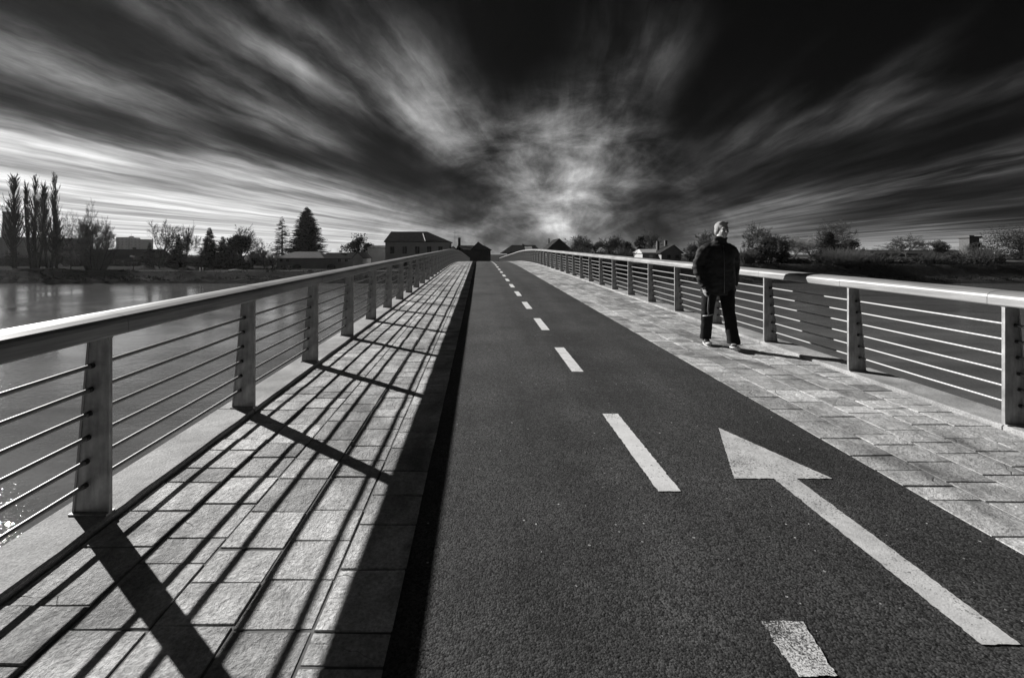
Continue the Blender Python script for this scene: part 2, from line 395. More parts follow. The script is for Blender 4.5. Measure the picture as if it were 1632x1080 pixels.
o = arrow.build('direction_arrow', DUSTY, path); o['label'] = 'long white arrow painted on the right lane, pointing away'

# ------------------------------------------------------------ railings
def post_mesh(sg):
    mb = MB(); H = .925; wb, wt = .195, .112; d = .012; t = .011   # sg: outward direction in x
    def X(v): return sg*v
    # web
    mb.poly([(X(t), -.006, 0), (X(wb-t), -.006, 0), (X(wt-t), -.006, H), (X(t), -.006, H), (X(t), .006, 0), (X(wb-t), .006, 0), (X(wt-t), .006, H), (X(t), .006, H)],
            [(0,1,2,3), (7,6,5,4), (1,5,6,2), (3,2,6,7), (0,3,7,4)])
    for a0, a1, b0, b1 in ((0, t, 0, t), (wb-t, wb, wt-t, wt)):
        mb.poly([(X(a0), -d, 0), (X(a1), -d, 0), (X(b1), -d, H), (X(b0), -d, H), (X(a0), d, 0), (X(a1), d, 0), (X(b1), d, H), (X(b0), d, H)],
                [(0,1,2,3), (7,6,5,4), (1,5,6,2), (4,0,3,7), (3,2,6,7), (0,4,5,1)])
    mb.box((min(X(-.001), X(wb+.004)), -.03, -.001), (max(X(-.001), X(wb+.004)), .03, .008))
    mb.box((min(X(.004), X(wt+.01)), -.022, H-.008), (max(X(.004), X(wt+.01)), .022, H))
    me_o = mb.build('post', STEEL)
    bm = bmesh.new(); bm.from_mesh(me_o.data); bmesh.ops.recalc_face_normals(bm, faces=bm.faces); bm.to_mesh(me_o.data); bm.free()
    return me_o
RZ = [.149+.1255*i for i in range(6)]
def railing(label, xin, sg, zfirst, n0, step=1.):
    t = empty('bridge_railing', label, 'railing', (xin, 0, 0))
    ps = [D*(zfirst+i*step) for i in range(n0, 64) if -4 < D*(zfirst+i*step) < 95]
    proto = post_mesh(sg); proto.parent = t
    cmb = MB(); cmb.tube([(0, -.028, 0), (0, .028, 0)], .0145, 10)
    cproto = cmb.build('cable_collar', COLLAR, proto)
    for i, y in enumerate(ps):
        p = proto if i == 0 else proto.copy()
        if i: col.objects.link(p); p.parent = t
        p.location = (0, y, dz(y)+.034)
        if -2 < y < 22:
            for j, z in enumerate(RZ):
                c = cproto if (i == 0 and j == 0) else cproto.copy()
                if not (i == 0 and j == 0): col.objects.link(c)
                c.parent = p; c.location = (sg*(.124-.036*j/5), 0, z)
    if cproto.parent is None: pass
    # rods, slightly kinked from post to post
    r2 = random.Random(int(zfirst*100))
    for j, z in enumerate(RZ):
        pts = [(sg*(.124-.036*j/5), y, dz(y)+.034+z) for y in ps]
        mb = MB(); full = []
        for a, b in zip(pts, pts[1:]):
            full.append(a); sag = r2.uniform(0, .004); full.append(((a[0]+b[0])/2, (a[1]+b[1])/2, (a[2]+b[2])/2-sag))
        full.append(pts[-1]); mb.tube(full, .0118, 8); mb.build('rod', ROD, t, smooth=True)
    # handrail, one length per bay
    prof = [(-.012, .962), (-.018, .970), (-.018, 1.024), (-.012, 1.042), (.006, 1.056), (.05, 1.068), (.10, 1.075), (.15, 1.074), (.188, 1.062), (.206, 1.035), (.208, .972), (.203, .962)]
    joints = [Y0]+[y+.1 for y in ps if y > Y0+.3]+[94.9]
    for a, b in zip(joints, joints[1:]):
        mb = MB(); n = len(prof); seg = 3; dx = r2.uniform(-.0015, .0015); dzz = r2.uniform(-.0015, .0015)
        for i in range(seg+1):
            y = a+.002+(b-a-.004)*i/seg
            for px, pz in prof: mb.v.append((sg*px+dx, y, dz(y)+pz+dzz))
        for i in range(seg):
            for j in range(n):
                q = i*n+j; q2 = i*n+(j+1) % n; mb.f.append((q, q2, q2+n, q+n) if sg < 0 else (q, q+n, q2+n, q2))
        mb.f.append(tuple(range(n)) if sg > 0 else tuple(reversed(range(n)))); e = seg*n
        mb.f.append(tuple(e+j for j in (reversed(range(n)) if sg > 0 else range(n))))
        mb.build('handrail', RAIL, t)
railing('steel railing on the left side of the bridge throwing its striped shadow on the pavement', -1.94, -1, 1.555, -3)
railing('steel railing on the right side of the bridge behind the walking man', 4.10, 1, 2.313, -4, .975)

# ------------------------------------------------------------ river and land
WZ = EYE-6.03
mb = MB(); mb.poly([(-1580, -300, WZ), (1580, -300, WZ), (1580, 96, WZ), (-1580, 96, WZ)], [(0, 1, 2, 3)]); struct(mb.build('river', WATER))
mb = MB(); mb.poly([(-1580, -300, WZ-2.5), (1580, -300, WZ-2.5), (1580, 96, WZ-2.5), (-1580, 96, WZ-2.5)], [(0, 1, 2, 3)]); struct(mb.build('river_bed', GRASS))
def sm(a, b, x):
    t = min(1, max(0, (x-a)/(b-a))); return t*t*(3-2*t)
def ground(x, y):
    s = sm(-12, 12, x)
    top = -2.35*(1-s)+-.85*s
    if y < 97.2: z = WZ-.6+(y-94.2)/3.0*1.35
    elif y < 100: z = WZ+.75+(y-97.2)*.04
    elif y < 105: z = (WZ+.86)+(top-WZ-.86)*sm(99.5, 105.5, y)
    else: z = top
    if y >= 105: z = top+s*1.2*sm(108, 170, y)
    z += .22*noise.noise(Vector((x*.09, y*.3, 1)))*(.3+sm(97, 104, y)) + .08*noise.noise(Vector((x*.5, y*.8, 4)))
    return z
gy = [94, 95, 96, 97, 98, 99, 100, 101, 102, 103, 104, 105, 106, 108, 112, 118, 126, 138, 155, 180, 230, 330, 600, 1000, 1580]
gx = [-1580, -1200, -800, -500, -340]+[-250+i*2 for i in range(251)]+[340, 500, 800, 1200, 1580]
mb = MB(); n = len(gx)
for y in gy:
    for x in gx: mb.v.append((x, y, ground(x, y)))
for i in range(len(gy)-1):
    for j in range(n-1): q = i*n+j; mb.f.append((q, q+1, q+n+1, q+n))
land = struct(mb.build('terrain', GRASS, smooth=True))
# near bank behind the camera
mb = MB(); mb.poly([(-900, -14, WZ-.5), (900, -14, WZ-.5), (900, -24, -1.4), (-900, -24, -1.4), (900, -380, -1.4), (-900, -380, -1.4)], [(0, 3, 2, 1), (3, 5, 4, 2)]); struct(mb.build('terrain', GRASS))
# road beyond the bridge
mb = MB()
for i, y in enumerate((97, 103, 112, 130, 170)): mb.v += [(AL-.6, y, max(dz(97)-.01, ground(1, y)+.05) if y < 110 else ground(1, y)+.08), (AR+.6, y, max(dz(97)-.01, ground(1, y)+.05) if y < 110 else ground(1, y)+.08)]
for i in range(4): mb.f.append((2*i, 2*i+1, 2*i+3, 2*i+2))
struct(mb.build('road', ASPH))
# towpath along the left bank crest
mb = MB(); xs = [-260+i*4 for i in range(64)]
for x in xs: mb.v += [(x, 104.7, ground(x, 104.7)+.10), (x, 106.6, ground(x, 106.6)+.10)]
for i in range(len(xs)-1): mb.f.append((2*i, 2*i+2, 2*i+3, 2*i+1))
struct(mb.build('towpath', mat('gravel', **noisy(.07, .12, 3, .95, spec=0.))))
#@@PART2
# ------------------------------------------------------------ vegetation
GA = [0.]
def rdir(r, d, ang):
    d = Vector(d).normalized(); a = d.orthogonal().normalized(); b = d.cross(a); GA[0] += 2.4+r.uniform(-.4, .4); t = GA[0]
    return (d*math.cos(ang)+(a*math.cos(t)+b*math.sin(t))*math.sin(ang)).normalized()
def fit(parts, W, H, r):
    vs = [v for m in parts for v in m.v]
    zs = sorted(v[2] for v in vs); zm = zs[int(len(zs)*.975)]; xs = sorted(v[0] for v in vs); ysn = sorted(v[1] for v in vs); n = len(xs)
    wx = max(xs[int(n*.985)]-xs[int(n*.015)], 1e-3); sx = W/wx; sz = H/zm
    for m in parts: m.v = [(v[0]*sx, v[1]*sx, v[2]*sz) for v in m.v]
def place(name, label, cat, x, Y, group, parts, z=None):
    X = PX(x, Y); z0 = ground(X, Y)-.1 if z is None else z
    t = empty(name, label, cat, (X, Y, z0), group)
    for nm, m, mt in parts:
        if m.v: m.build(nm, mt, t)
    return t, z0
def hgt(ytop, x, Y): return PZ(ytop, Y)-ground(PX(x, Y), Y)+.1
def bare_tree(label, x0, x1, ytop, Y, seed, group, tw=None, trunk=.17, kids=5, spread=.62, lev=6, up=.12, rmin=.027, cat='tree'):
    r = random.Random(seed); x = (x0+x1)/2; H = hgt(ytop, x, Y); W = (x1-x0)*Y/FPX
    tk, cr = MB(), MB()
    def grow(p, d, L, rad, l):
        n = 3 if l < 2 else 2; pts = [p]; q = p; dd = d
        for i in range(n):
            dd = (dd+Vector((r.gauss(0, .13), r.gauss(0, .13), r.gauss(0, .06)+up*.22))).normalized(); q = q+dd*(L/n); pts.append(q)
        r1 = max(rad*.55, rmin*.6) if l < lev-1 else rmin*.5
        rads = [rad+(r1-rad)*i/n for i in range(n+1)]
        (tk if l < 2 else cr).tube(pts, rads, 6 if l == 0 else (5 if l == 1 else 3), cap=False)
        if l >= lev-1: return
        nk = kids+(2 if l == 0 else 0)-(1 if l in (2, 3) else 0)
        for i in range(nk):
            f = r.uniform(.3, 1.) if l else r.uniform(.55, 1.)
            if i == 0: f = 1.
            s = min(int(f*n), n-1); a = pts[s].lerp(pts[s+1], f*n-s)
            grow(a, rdir(r, dd, r.uniform(.4, .85)*(spread/.62) if i else .2), L*(r.uniform(.95, 1.3) if l == 0 else r.uniform(.5, .72)), max(rads[s]*r.uniform(.45, .7), rmin), l+1)
    grow(Vector((0, 0, 0)), Vector((0, 0, 1)), trunk*H*1.6, H*.022, 0)
    fit([tk, cr], W, H, r)
    return place('bare_tree', label, cat, x, Y, group, [('trunk', tk, BARK), ('crown', cr, tw or TWIGD)])
def poplar(label, x0, x1, ytop, Y, seed, stems=1, group='leafless poplars on the left bank', mt=None):
    r = random.Random(seed); x = (x0+x1)/2; H = hgt(ytop, x, Y); W = (x1-x0)*Y/FPX
    tk, cr = MB(), MB()
    for s in range(stems):
        ox = (s-(stems-1)/2)*W*.34/max(1, stems-1)*2 if stems > 1 else 0; hh = H*(1 if s == stems//2 else r.uniform(.88, .97))
        lean = ox*.9/H
        tk.tube([(ox*.35, 0, 0), (ox*.6+lean*hh*.3, 0, hh*.35), (ox+r.gauss(0, .1), r.gauss(0, .1), hh*.75), (ox+lean*2, 0, hh)], [H*.013, H*.009, H*.005, .02], 6, False)
        for i in range(int(140/(stems**.5))):
            z = hh*(.10+.85*r.random()**.85); f = z/hh
            a = r.uniform(0, 6.28); d = Vector((math.cos(a)*.30, math.sin(a)*.30, 1)).normalized()
            L = hh*(.26*(1-f)+.05)*r.uniform(.6, 1.25); p = Vector((ox*(.5+.5*f), 0, z)); pts = [p]; q = p; dd = d
            for k in range(3):
                dd = (dd+Vector((0, 0, .18))+Vector((r.gauss(0, .05), r.gauss(0, .05), 0))).normalized(); q = q+dd*L/3; pts.append(q)
            cr.tube(pts, [H*.003, H*.0024, H*.0018, .025], 3, False)
            for k in range(9):
                f2 = r.uniform(.15, 1)*2.99; si = int(f2); b = pts[si].lerp(pts[si+1], f2-si); e = b+(dd+Vector((r.gauss(0, .22), r.gauss(0, .22), .2))).normalized()*L*r.uniform(.15, .4)
                cr.tube([b, e], [.035, .015], 3, False)
    fit([tk, cr], W, H, r)
    return place('poplar', label, 'tree', x, Y, group, [('trunk', tk, BARK), ('crown', cr, mt or TWIGD)])
def conifer(label, x0, x1, ytop, Y, seed, dens=1., group='conifers on the far bank', mt=None, skirt=.06, pw=.8, open_=0., name='conifer'):
    r = random.Random(seed); x = (x0+x1)/2; H = hgt(ytop, x, Y); W = (x1-x0)*Y/FPX
    tk, cr = MB(), MB(); tk.tube([(0, 0, 0), (.05, 0, H*.5), (0, 0, H*.985)], [H*.022, H*.014, .02], 7, False)
    nt = int(40*dens)
    for i in range(nt):
        f = skirt+(1-skirt)*(i/(nt-1))**.95; z = H*f; Rr = W*.5*((1-f)/(1-skirt))**pw*1.05+.08
        nb = max(4, int((9+7*(1-f))*dens))
        for j in range(nb):
            if r.random() < open_: continue
            a = r.uniform(0, 6.283); L = Rr*r.uniform(.6, 1.22); dr = r.uniform(-.12, .35)
            d = Vector((math.cos(a), math.sin(a), 0)); side = Vector((-d.y, d.x, 0))
            p = Vector((0, 0, z)); tip = p+d*L+Vector((0, 0, -L*dr+L*L*.02))
            cr.tube([p, tip], [.05, .015], 3, False)
            nb2 = max(4, int(9*L/1.5))
            for k in range(nb2):
                g = .15+.85*k/nb2; c = p.lerp(tip, g); ln = (.34+.5*(1-g))*min(1.3, .45+L*.3)
                for sg in (-1, 1):
                    e = c+(side*sg*r.uniform(.5, 1)+d*r.uniform(.3, .9)+Vector((0, 0, r.uniform(-.5, .25)))).normalized()*ln*r.uniform(.7, 1.3)
                    up = Vector((r.gauss(0, 1), r.gauss(0, 1), r.gauss(0, 1))).normalized()*.09; kk = len(cr.v)
                    cr.v += [tuple(c-up), tuple(c+up), tuple(e)]; cr.f.append((kk, kk+1, kk+2))
    fit([tk, cr], W, H, r)
    return place(name, label, 'tree', x, Y, group, [('trunk', tk, BARK), ('crown', cr, mt or NEEDLE)])
def leafy(label, x0, x1, ytop, Y, seed, n=5200, group=None, mt=None, name='round_tree', cat='tree', low=.12, sz=.20, clumps=26):
    r = random.Random(seed); x = (x0+x1)/2; H = hgt(ytop, x, Y); W = (x1-x0)*Y/FPX
    tk, cr = MB(), MB(); tk.tube([(0, 0, 0), (.05, 0, H*.5), (0, 0, H*.8)], [H*.03, H*.02, .03], 7, False)
    cl = []
    for i in range(clumps):
        a = r.uniform(0, 6.283); f = r.random()**.6; z = r.uniform(low, 1)
        rad = math.sqrt(max(0, 1-((z-.45)/.58)**2))*.42*f; c = Vector((math.cos(a)*rad*W, math.sin(a)*rad*W, z*H*.88)); cl.append((c, r.uniform(.10, .2)*W))
        tk.tube([(0, 0, min(c.z*.6, H*.6)), tuple(c)], [H*.010, .02], 4, False)
    for i in range(n):
        c, s = r.choice(cl); gg = lambda: max(-1.7, min(1.7, r.gauss(0, 1))); q = c+Vector((gg(), gg(), gg()*.8))*s*.62
        if q.z < .1: q.z = r.uniform(.1, .5)
        u = Vector((r.gauss(0, 1), r.gauss(0, 1), r.gauss(0, 1))).normalized(); v = u.orthogonal().normalized(); k = len(cr.v); e = sz*r.uniform(.6, 1.4)
        cr.v += [tuple(q-u*e), tuple(q+v*e*.5), tuple(q+u*e), tuple(q-v*e*.5)]; cr.f.append((k, k+1, k+2, k+3))
    fit([tk, cr], W, H, r)
    return place(name, label, cat, x, Y, group, [('trunk', tk, BARK), ('crown' if cat == 'tree' else 'foliage', cr, mt or LEAF)])
def brush(label, x0, x1, ytop, Y, seed, n=420, group='leafless bushes along the river', mt=None, droop=.0, name='bare_bush', cat='bush', th=.022):
    r = random.Random(seed); x = (x0+x1)/2; H = hgt(ytop, x, Y); W = (x1-x0)*Y/FPX
    st, tw = MB(), MB()
    for i in range(n):
        a = r.uniform(0, 6.283); b = r.random()**.5; p = Vector((math.cos(a)*.2*W*b, math.sin(a)*.2*W*b, 0)); d = Vector((math.cos(a)*b*W*.42/H, math.sin(a)*b*W*.42/H, 1)).normalized(); L = H*r.uniform(.6, 1.03)*(1-.25*b)
        pts = [p]; q = p; dd = d
        for k in range(4):
            dd = (dd+Vector((r.gauss(0, .12), r.gauss(0, .12), .05-droop*k))).normalized(); q = q+dd*L/4; pts.append(q)
        (st if i < 12 else tw).tube(pts, [.09, .06, .04, .03, .015] if i < 12 else [th*1.4, th, th, th*.7, .008], 3, False)
        for k in range(7):
            f2 = r.uniform(.8, 3.99); si = int(f2); bb = pts[si].lerp(pts[min(si+1, 4)], f2-si); e = bb+(dd+Vector((r.gauss(0, .5), r.gauss(0, .5), .1))).normalized()*L*r.uniform(.08, .22)
            tw.tube([bb, e], [th*.7, .008], 3, False)
    fit([st, tw], W, H, r)
    return place(name, label, cat, x, Y, group, [('stem', st, BARK), ('twigs', tw, mt or BRUSH)])

PG = 'leafless poplars on the left bank'
poplar('slender dark poplar beside the factory chimney, leftmost of the tall poplars', 11, 35, 282, 128, 11)
poplar('broad many-stemmed bare poplar, middle one of the three tall poplars', 39, 73, 288, 126, 12, 3)
poplar('tall dark poplar with two tips, rightmost of the three tall poplars', 66, 91, 283, 129, 13, 2)
poplar('short young poplar at the right foot of the tall poplars', 83, 97, 336, 124, 14)
poplar('tiny distant poplar left of the factory chimney', 2, 9, 345, 320, 15)
BG = 'bare trees on the left bank'
bare_tree('bare round tree with a thin forked trunk, right of the poplars', 92, 133, 345, 120, 21, BG, trunk=.30)
bare_tree('wide leafless weeping tree with pale hanging twigs', 122, 171, 348, 118, 22, BG, tw=BRUSH, kids=6)
brush('pale twiggy bush under the weeping tree', 128, 178, 378, 113, 23, 300)
bare_tree('bare tree with a fan of fine branches beside the low dark-roofed house', 231, 279, 360, 122, 24, BG)
bare_tree('thin upright bare tree behind the small ragged conifer', 284, 307, 364, 125, 25, BG, spread=.4)
bare_tree('broad leafless tree spreading behind the rounded evergreen', 350, 415, 366, 130, 26, BG)
bare_tree('small bare tree left of the long low house', 408, 436, 398, 122, 27, BG, tw=TWIG)
conifer('small ragged conifer right of the fan-shaped bare tree', 268, 300, 377, 120, 31, .8, open_=.25)
conifer('tiny pointed conifer at the foot of the fan-shaped bare tree', 231, 246, 388, 118, 32, .6)
conifer('dark pointed conifer, leftmost of the row of three evergreens', 316, 352, 367, 121, 33, 1.)
conifer('low dark conifer in the middle of the row of three evergreens', 340, 370, 380, 119, 34, .9)
leafy('dense rounded evergreen, rightmost of the row of three evergreens', 364, 402, 378, 118, 35, 6500, low=.05, name='evergreen_tree')
conifer('slim pale spruce standing behind the long low house', 434, 465, 352, 150, 36, .85, open_=.35, mt=NEEDLEP, pw=.55)
conifer('tallest dark spruce with a broad crown behind the long low house', 463, 515, 339, 150, 37, 1.5, pw=.62, skirt=.1)
leafy('dark round-topped tree between the long house and the grey annex', 549, 592, 380, 140, 38, 5500, name='evergreen_tree', low=.1)
# undergrowth on the left bank: every bush of its own
r = random.Random(99)
ug = [(-14,22,404),(14,46,408),(38,66,402),(60,92,410),(86,118,404),(112,140,409),(166,196,414),(190,222,418),(226,250,404),(246,276,410),(270,300,402),(296,322,408),(400,424,404),(420,440,410)]
ugl = ['at the left edge of the photo', 'at the foot of the leftmost poplar', 'between the poplars', 'under the rightmost poplar', 'under the round bare tree', 'left of the weeping tree', 'before the low dark-roofed house', 'before the lamp at the low house', 'under the fan-shaped bare tree, left side', 'under the fan-shaped bare tree, right side', 'at the foot of the ragged conifer', 'left of the three evergreens', 'right of the three evergreens', 'at the left end of the long low house']
for i, ((a, b, t), l) in enumerate(zip(ug, ugl)):
    if i % 2: brush('tangled dark bush '+l, a, b, t, 146+r.uniform(0, 3), 200+i, 150, mt=TWIGD, group='undergrowth on the left bank')
    else: leafy('low leafy shrub '+l, a, b, t, 147+r.uniform(0, 3), 200+i, 1500, name='shrub', cat='bush', group='undergrowth on the left bank', low=.02, sz=.16, clumps=14)
for i, (x, l) in enumerate(((435, 'leftmost'), (443, 'second from the left'), (449, 'middle one'), (454, 'second from the right'), (460, 'rightmost'))):
    leafy('low clipped shrub before the long low house, %s of five' % l, x-3, x+3, 424, 112, 300+i, 260, name='clipped_shrub', cat='bush', group='clipped shrubs before the long house', low=.02, sz=.10, clumps=6)
# right bank
RG = 'bare trees on the right bank'
rb = [(903,942,378,150,'bare dark tree right of the peaked roof'),(934,962,386,146,'low bare tree in the thicket right of the peaked roof'),(958,988,382,144,'bare tree in the middle of the thicket beyond the railing'),(980,1012,379,142,'bare tree just left of the small dark evergreen'),
 (1022,1052,373,138,'bare round tree behind the low pale roof'),(1090,1126,388,118,'bare tree right of the gabled house'),(1108,1140,372,125,'tall bare tree partly hidden behind the walking man'),
 (1176,1222,362,122,'tall bare tree just right of the walking man'),(1206,1250,378,118,'bare tree over the dark round bush'),(1246,1282,382,135,'bare tree at the left of the pale row behind the meadow'),(1272,1312,378,136,'bare tree at the right of the pale row behind the meadow'),
 (1304,1368,355,124,'tall bare tree spreading behind the dark conifer'),(1424,1467,379,160,'bare upright tree rising over the long dark shed'),(1466,1500,385,160,'smaller bare tree over the long dark shed')]
for i, (a, b, t, Y, l) in enumerate(rb):
    bare_tree(l, a, b, t, Y, 400+i, RG, tw=(TWIG if i in (9, 10) else TWIGD), kids=5, rmin=.024)  # paler twigs on two trees: sunlight on the branches put into the colour
leafy('small dark evergreen beside the low pale roof', 1008, 1029, 379, 136, 501, 2600, name='evergreen_tree')
leafy('dark bushy evergreen in the thicket beyond the railing', 990, 1010, 387, 137, 502, 2200, name='evergreen_tree')
leafy('dark thick round bush under the bare trees right of the man', 1196, 1240, 393, 114, 503, 4200, name='round_bush', cat='bush', low=.02)
conifer('small dark pointed conifer left of the meadow', 1238, 1260, 389, 113, 504, .8, group='conifers on the right bank')
conifer('dark ragged conifer before the tall spreading bare tree', 1302, 1344, 373, 116, 505, 1., group='conifers on the right bank')
leafy('dark evergreen at the right foot of the tall spreading bare tree', 1338, 1370, 385, 117, 506, 3800, name='evergreen_tree')
brush('big rounded bush of grey twigs hanging over the river bank', 1308, 1376, 398, 106.5, 507, 620, mt=mat('grey_brush', **noisy(.04, .075, 1.2, .95)))
leafy('round dark tree over the right end of the shed roof, left of the brick tower', 1492, 1511, 387, 158, 508, 2200, name='round_tree')
leafy('round dark tree touching the right side of the brick tower', 1549, 1566, 388, 124, 509, 2200)
leafy('broad round tree at the right edge of the photo', 1584, 1668, 366, 135, 510, 20000, clumps=60, low=.05, sz=.15)
hb = [(905,940,398),(938,975,401),(972,1010,400),(1086,1124,404),(1176,1204,402),(1256,1290,412),(1370,1424,407),(1416,1464,409),(1462,1502,408),(1498,1538,404),(1532,1584,398),(1576,1600,404)]
hl = ['under the first bare tree right of the steep gable','in the thicket beyond the railing','left of the low pale roof','right of the gabled house','just right of the walking man','before the meadow','before the left end of the long shed','left of the white sign','right of the white sign','left of the brick tower','in front of the brick tower','left of the broad round tree']
for i, ((a, b, t), l) in enumerate(zip(hb, hl)):
    if i % 2: leafy('dark low bush '+l, a, b, t, 109+(i % 4), 600+i, 1900, name='dark_bush', cat='bush', group='dark bushes along the right bank', low=.02, sz=.18, clumps=16)
    else: brush('dark twiggy bush '+l, a, b, t-4, 109+(i % 4), 600+i, 260, mt=TWIGD, group='dark bushes along the right bank')

# ------------------------------------------------------------ buildings
def bld(name, label, x, Y, cat='house'):
    X = PX(x, Y); t = empty(name, label, cat, (X, Y, 0)); return t, X
def window(t, xc, z0, z1, wd, front, m=GLASSD, fr=WALLM, nm='window'):
    w0 = MB(); w0.box((xc-wd/2-.08, front-.05, z0-.1), (xc+wd/2+.08, front-.01, z0)); w0.box((xc-wd/2-.08, front-.05, z1), (xc+wd/2+.08, front-.01, z1+.08))
    w0.box((xc-wd/2-.08, front-.045, z0), (xc-wd/2, front-.01, z1)); w0.box((xc+wd/2, front-.045, z0), (xc+wd/2+.08, front-.01, z1)); w0.box((xc-.03, front-.04, z0), (xc+.03, front-.01, z1))
    f = w0.build(nm, fr, t); g = MB().box((xc-wd/2, front-.02, z0), (xc+wd/2, front-.004, z1)).build('pane', m, f); return f
def roof_gable_x(x0, x1, d, ze, zr, oh=.4, hipl=0., hipr=0., th=.18):
    """ridge along x; hipl/hipr = how far the ridge end is pulled in"""
    mb = MB(); ym = d/2; a = x0-oh; b = x1+oh
    P = [(a, -oh, ze), (b, -oh, ze), (b, d+oh, ze), (a, d+oh, ze), (a+hipl, ym, zr), (b-hipr, ym, zr)]
    P += [(x, y, z-th) for x, y, z in P[:4]]
    mb.poly(P, [(0, 1, 5, 4), (2, 3, 4, 5), (3, 0, 4), (1, 2, 5), (0, 6, 7, 1), (1, 7, 8, 2), (2, 8, 9, 3), (3, 9, 6, 0), (6, 9, 8, 7)]); return mb
def roof_gable_y(x0, x1, d, ze, zr, oh=.4, xr=None):
    mb = MB(); a = x0-oh; b = x1+oh; xm = (x0+x1)/2 if xr is None else xr; th = .2
    mb.poly([(a, -oh, ze), (xm, -oh, zr), (b, -oh, ze), (a, d+oh, ze), (xm, d+oh, zr), (b, d+oh, ze), (a, -oh, ze-th), (xm, -oh, zr-th), (b, -oh, ze-th), (a, d+oh, ze-th), (xm, d+oh, zr-th), (b, d+oh, ze-th)],
            [(0, 1, 4, 3), (1, 2, 5, 4), (6, 9, 10, 7), (7, 10, 11, 8), (0, 6, 7, 1), (1, 7, 8, 2), (3, 4, 10, 9), (4, 5, 11, 10), (0, 3, 9, 6), (2, 8, 11, 5)]); return mb
def walls(x0, x1, d, zb, ze, gable=None, xr=None):
    mb = MB().box((x0, 0, zb), (x1, d, ze))
    if gable:
        xm = (x0+x1)/2 if xr is None else xr
        mb.poly([(x0, 0, ze), (x1, 0, ze), (xm, 0, gable), (x0, d, ze), (x1, d, ze), (xm, d, gable)], [(0, 1, 2), (5, 4, 3), (0, 2, 5, 3), (2, 1, 4, 5)])
    return mb
ZG = -3.2
def lx(px, t, Y): return PX(px, Y)-t.location.x
# two-storey house by the bridge head
Y = 125; t, X = bld('two_storey_house', 'large pale two-storey house with a dark hipped roof at the left end of the bridge', 665, Y)
a, b = lx(614, t, Y), lx(716, t, Y); ze, zr = PZ(385, Y), PZ(369, Y+5)
walls(a, b, 10, ZG, ze-.1).build('wall', WALLG, t)
rf = roof_gable_x(a, b, 10, ze, zr, .35, 1.0, 6.9).build('roof', ROOFD, t)
MB().tube([(lx(672, t, Y), 2.9, PZ(373, Y)+.3), (lx(678, t, Y), -.2, ze+.16)], .09, 6).build('flashing', WHITE, rf)
MB().box((a-.1, -.12, PZ(411, Y)), (b+.1, -.003, PZ(410, Y))).build('string_course', WALLP, t)
for px in (625, 645, 665, 684, 702): window(t, lx(px, t, Y), PZ(404, Y), PZ(393, Y), 1.1, 0, fr=WALLM)
for px in (625, 645, 665, 684, 702): window(t, lx(px, t, Y), PZ(424, Y), PZ(414, Y), 1.1, 0, fr=WALLM)
# grey annex
Y = 134; t, X = bld('annex', 'plain grey flat-topped annex left of the two-storey house', 600, Y, 'building'); a, b = lx(586, t, Y), lx(616, t, Y)
walls(a, b, 8, ZG, PZ(395, Y)).build('wall', WALLG, t); rf = roof_gable_x(a, b, 8, PZ(395, Y), PZ(391, Y+4), .2, .3, .3).build('roof', ROOFM, t)
# long low house
Y = 122; t, X = bld('long_house', 'long low house with a grey tiled roof under the two spruces', 505, Y); a, b = lx(441, t, Y), lx(562, t, Y)
walls(a, b, 9, ZG, PZ(412, Y)).build('wall', WALLM, t)
r1 = roof_gable_x(a, lx(515, t, Y), 9, PZ(411, Y), PZ(401, Y+4.5), .4, 3.4, 3.).build('roof', ROOFM, t)
r2 = roof_gable_x(lx(512, t, Y), b, 8.6, PZ(411.5, Y), PZ(402.5, Y+4.5), .3, .5, .5).build('roof', ROOFD, t)
MB().box((-.3+lx(536, t, Y), 3.6, PZ(402, Y)), (.3+lx(536, t, Y), 4.3, PZ(399, Y))).build('chimney', BRICK, r2)
for px in (448, 458, 541, 552): window(t, lx(px, t, Y), PZ(417, Y), PZ(412.8, Y), .7, 0)
for px in (473, 528):
    dmb = MB(); xx = lx(px, t, Y); hw = 1.1; z0 = ZG; z1 = PZ(424, Y); pts = [(xx-hw, z0), (xx+hw, z0)]+[(xx+hw*math.cos(q*math.pi/8), z1+.45*math.sin(q*math.pi/8)) for q in range(9)]
    n = len(pts); dmb.poly([(u, -.05, v) for u, v in pts]+[(u, -.004, v) for u, v in pts], [tuple(range(n))]+[(i, i+n, (i+1) % n+n, (i+1) % n) for i in range(n)]); dmb.build('garage_door', DARK, t)
t2, X = bld('gable_wing', 'small pale gable end at the right end of the long low house', 569, 119); Y = 119
a, b = lx(562, t2, Y), lx(578, t2, Y); walls(a, b, 9, ZG, PZ(411, Y), PZ(402, Y)).build('wall', WALLP, t2); roof_gable_y(a, b, 9, PZ(411, Y), PZ(401, Y), .3).build('roof', ROOFM, t2)
# low dark-roofed house left
Y = 156; t, X = bld('low_house', 'low house with a long dark roof between the weeping tree and the fan-shaped tree', 203, Y); a, b = lx(158, t, Y), lx(250, t, Y)
walls(a, b, 9, ZG, PZ(415, Y)).build('wall', WALLM, t); rf = roof_gable_x(a, b, 9, PZ(415, Y), PZ(397, Y+4), .4, 1., 1.).build('roof', ROOFD, t)
MB().box((lx(200, t, Y)-.35, 3.6, PZ(399, Y)), (lx(200, t, Y)+.35, 4.4, PZ(394, Y))).build('chimney', BRICK, rf)
for px in (184, 200, 222): window(t, lx(px, t, Y), PZ(424, Y), PZ(418, Y), 1., 0)
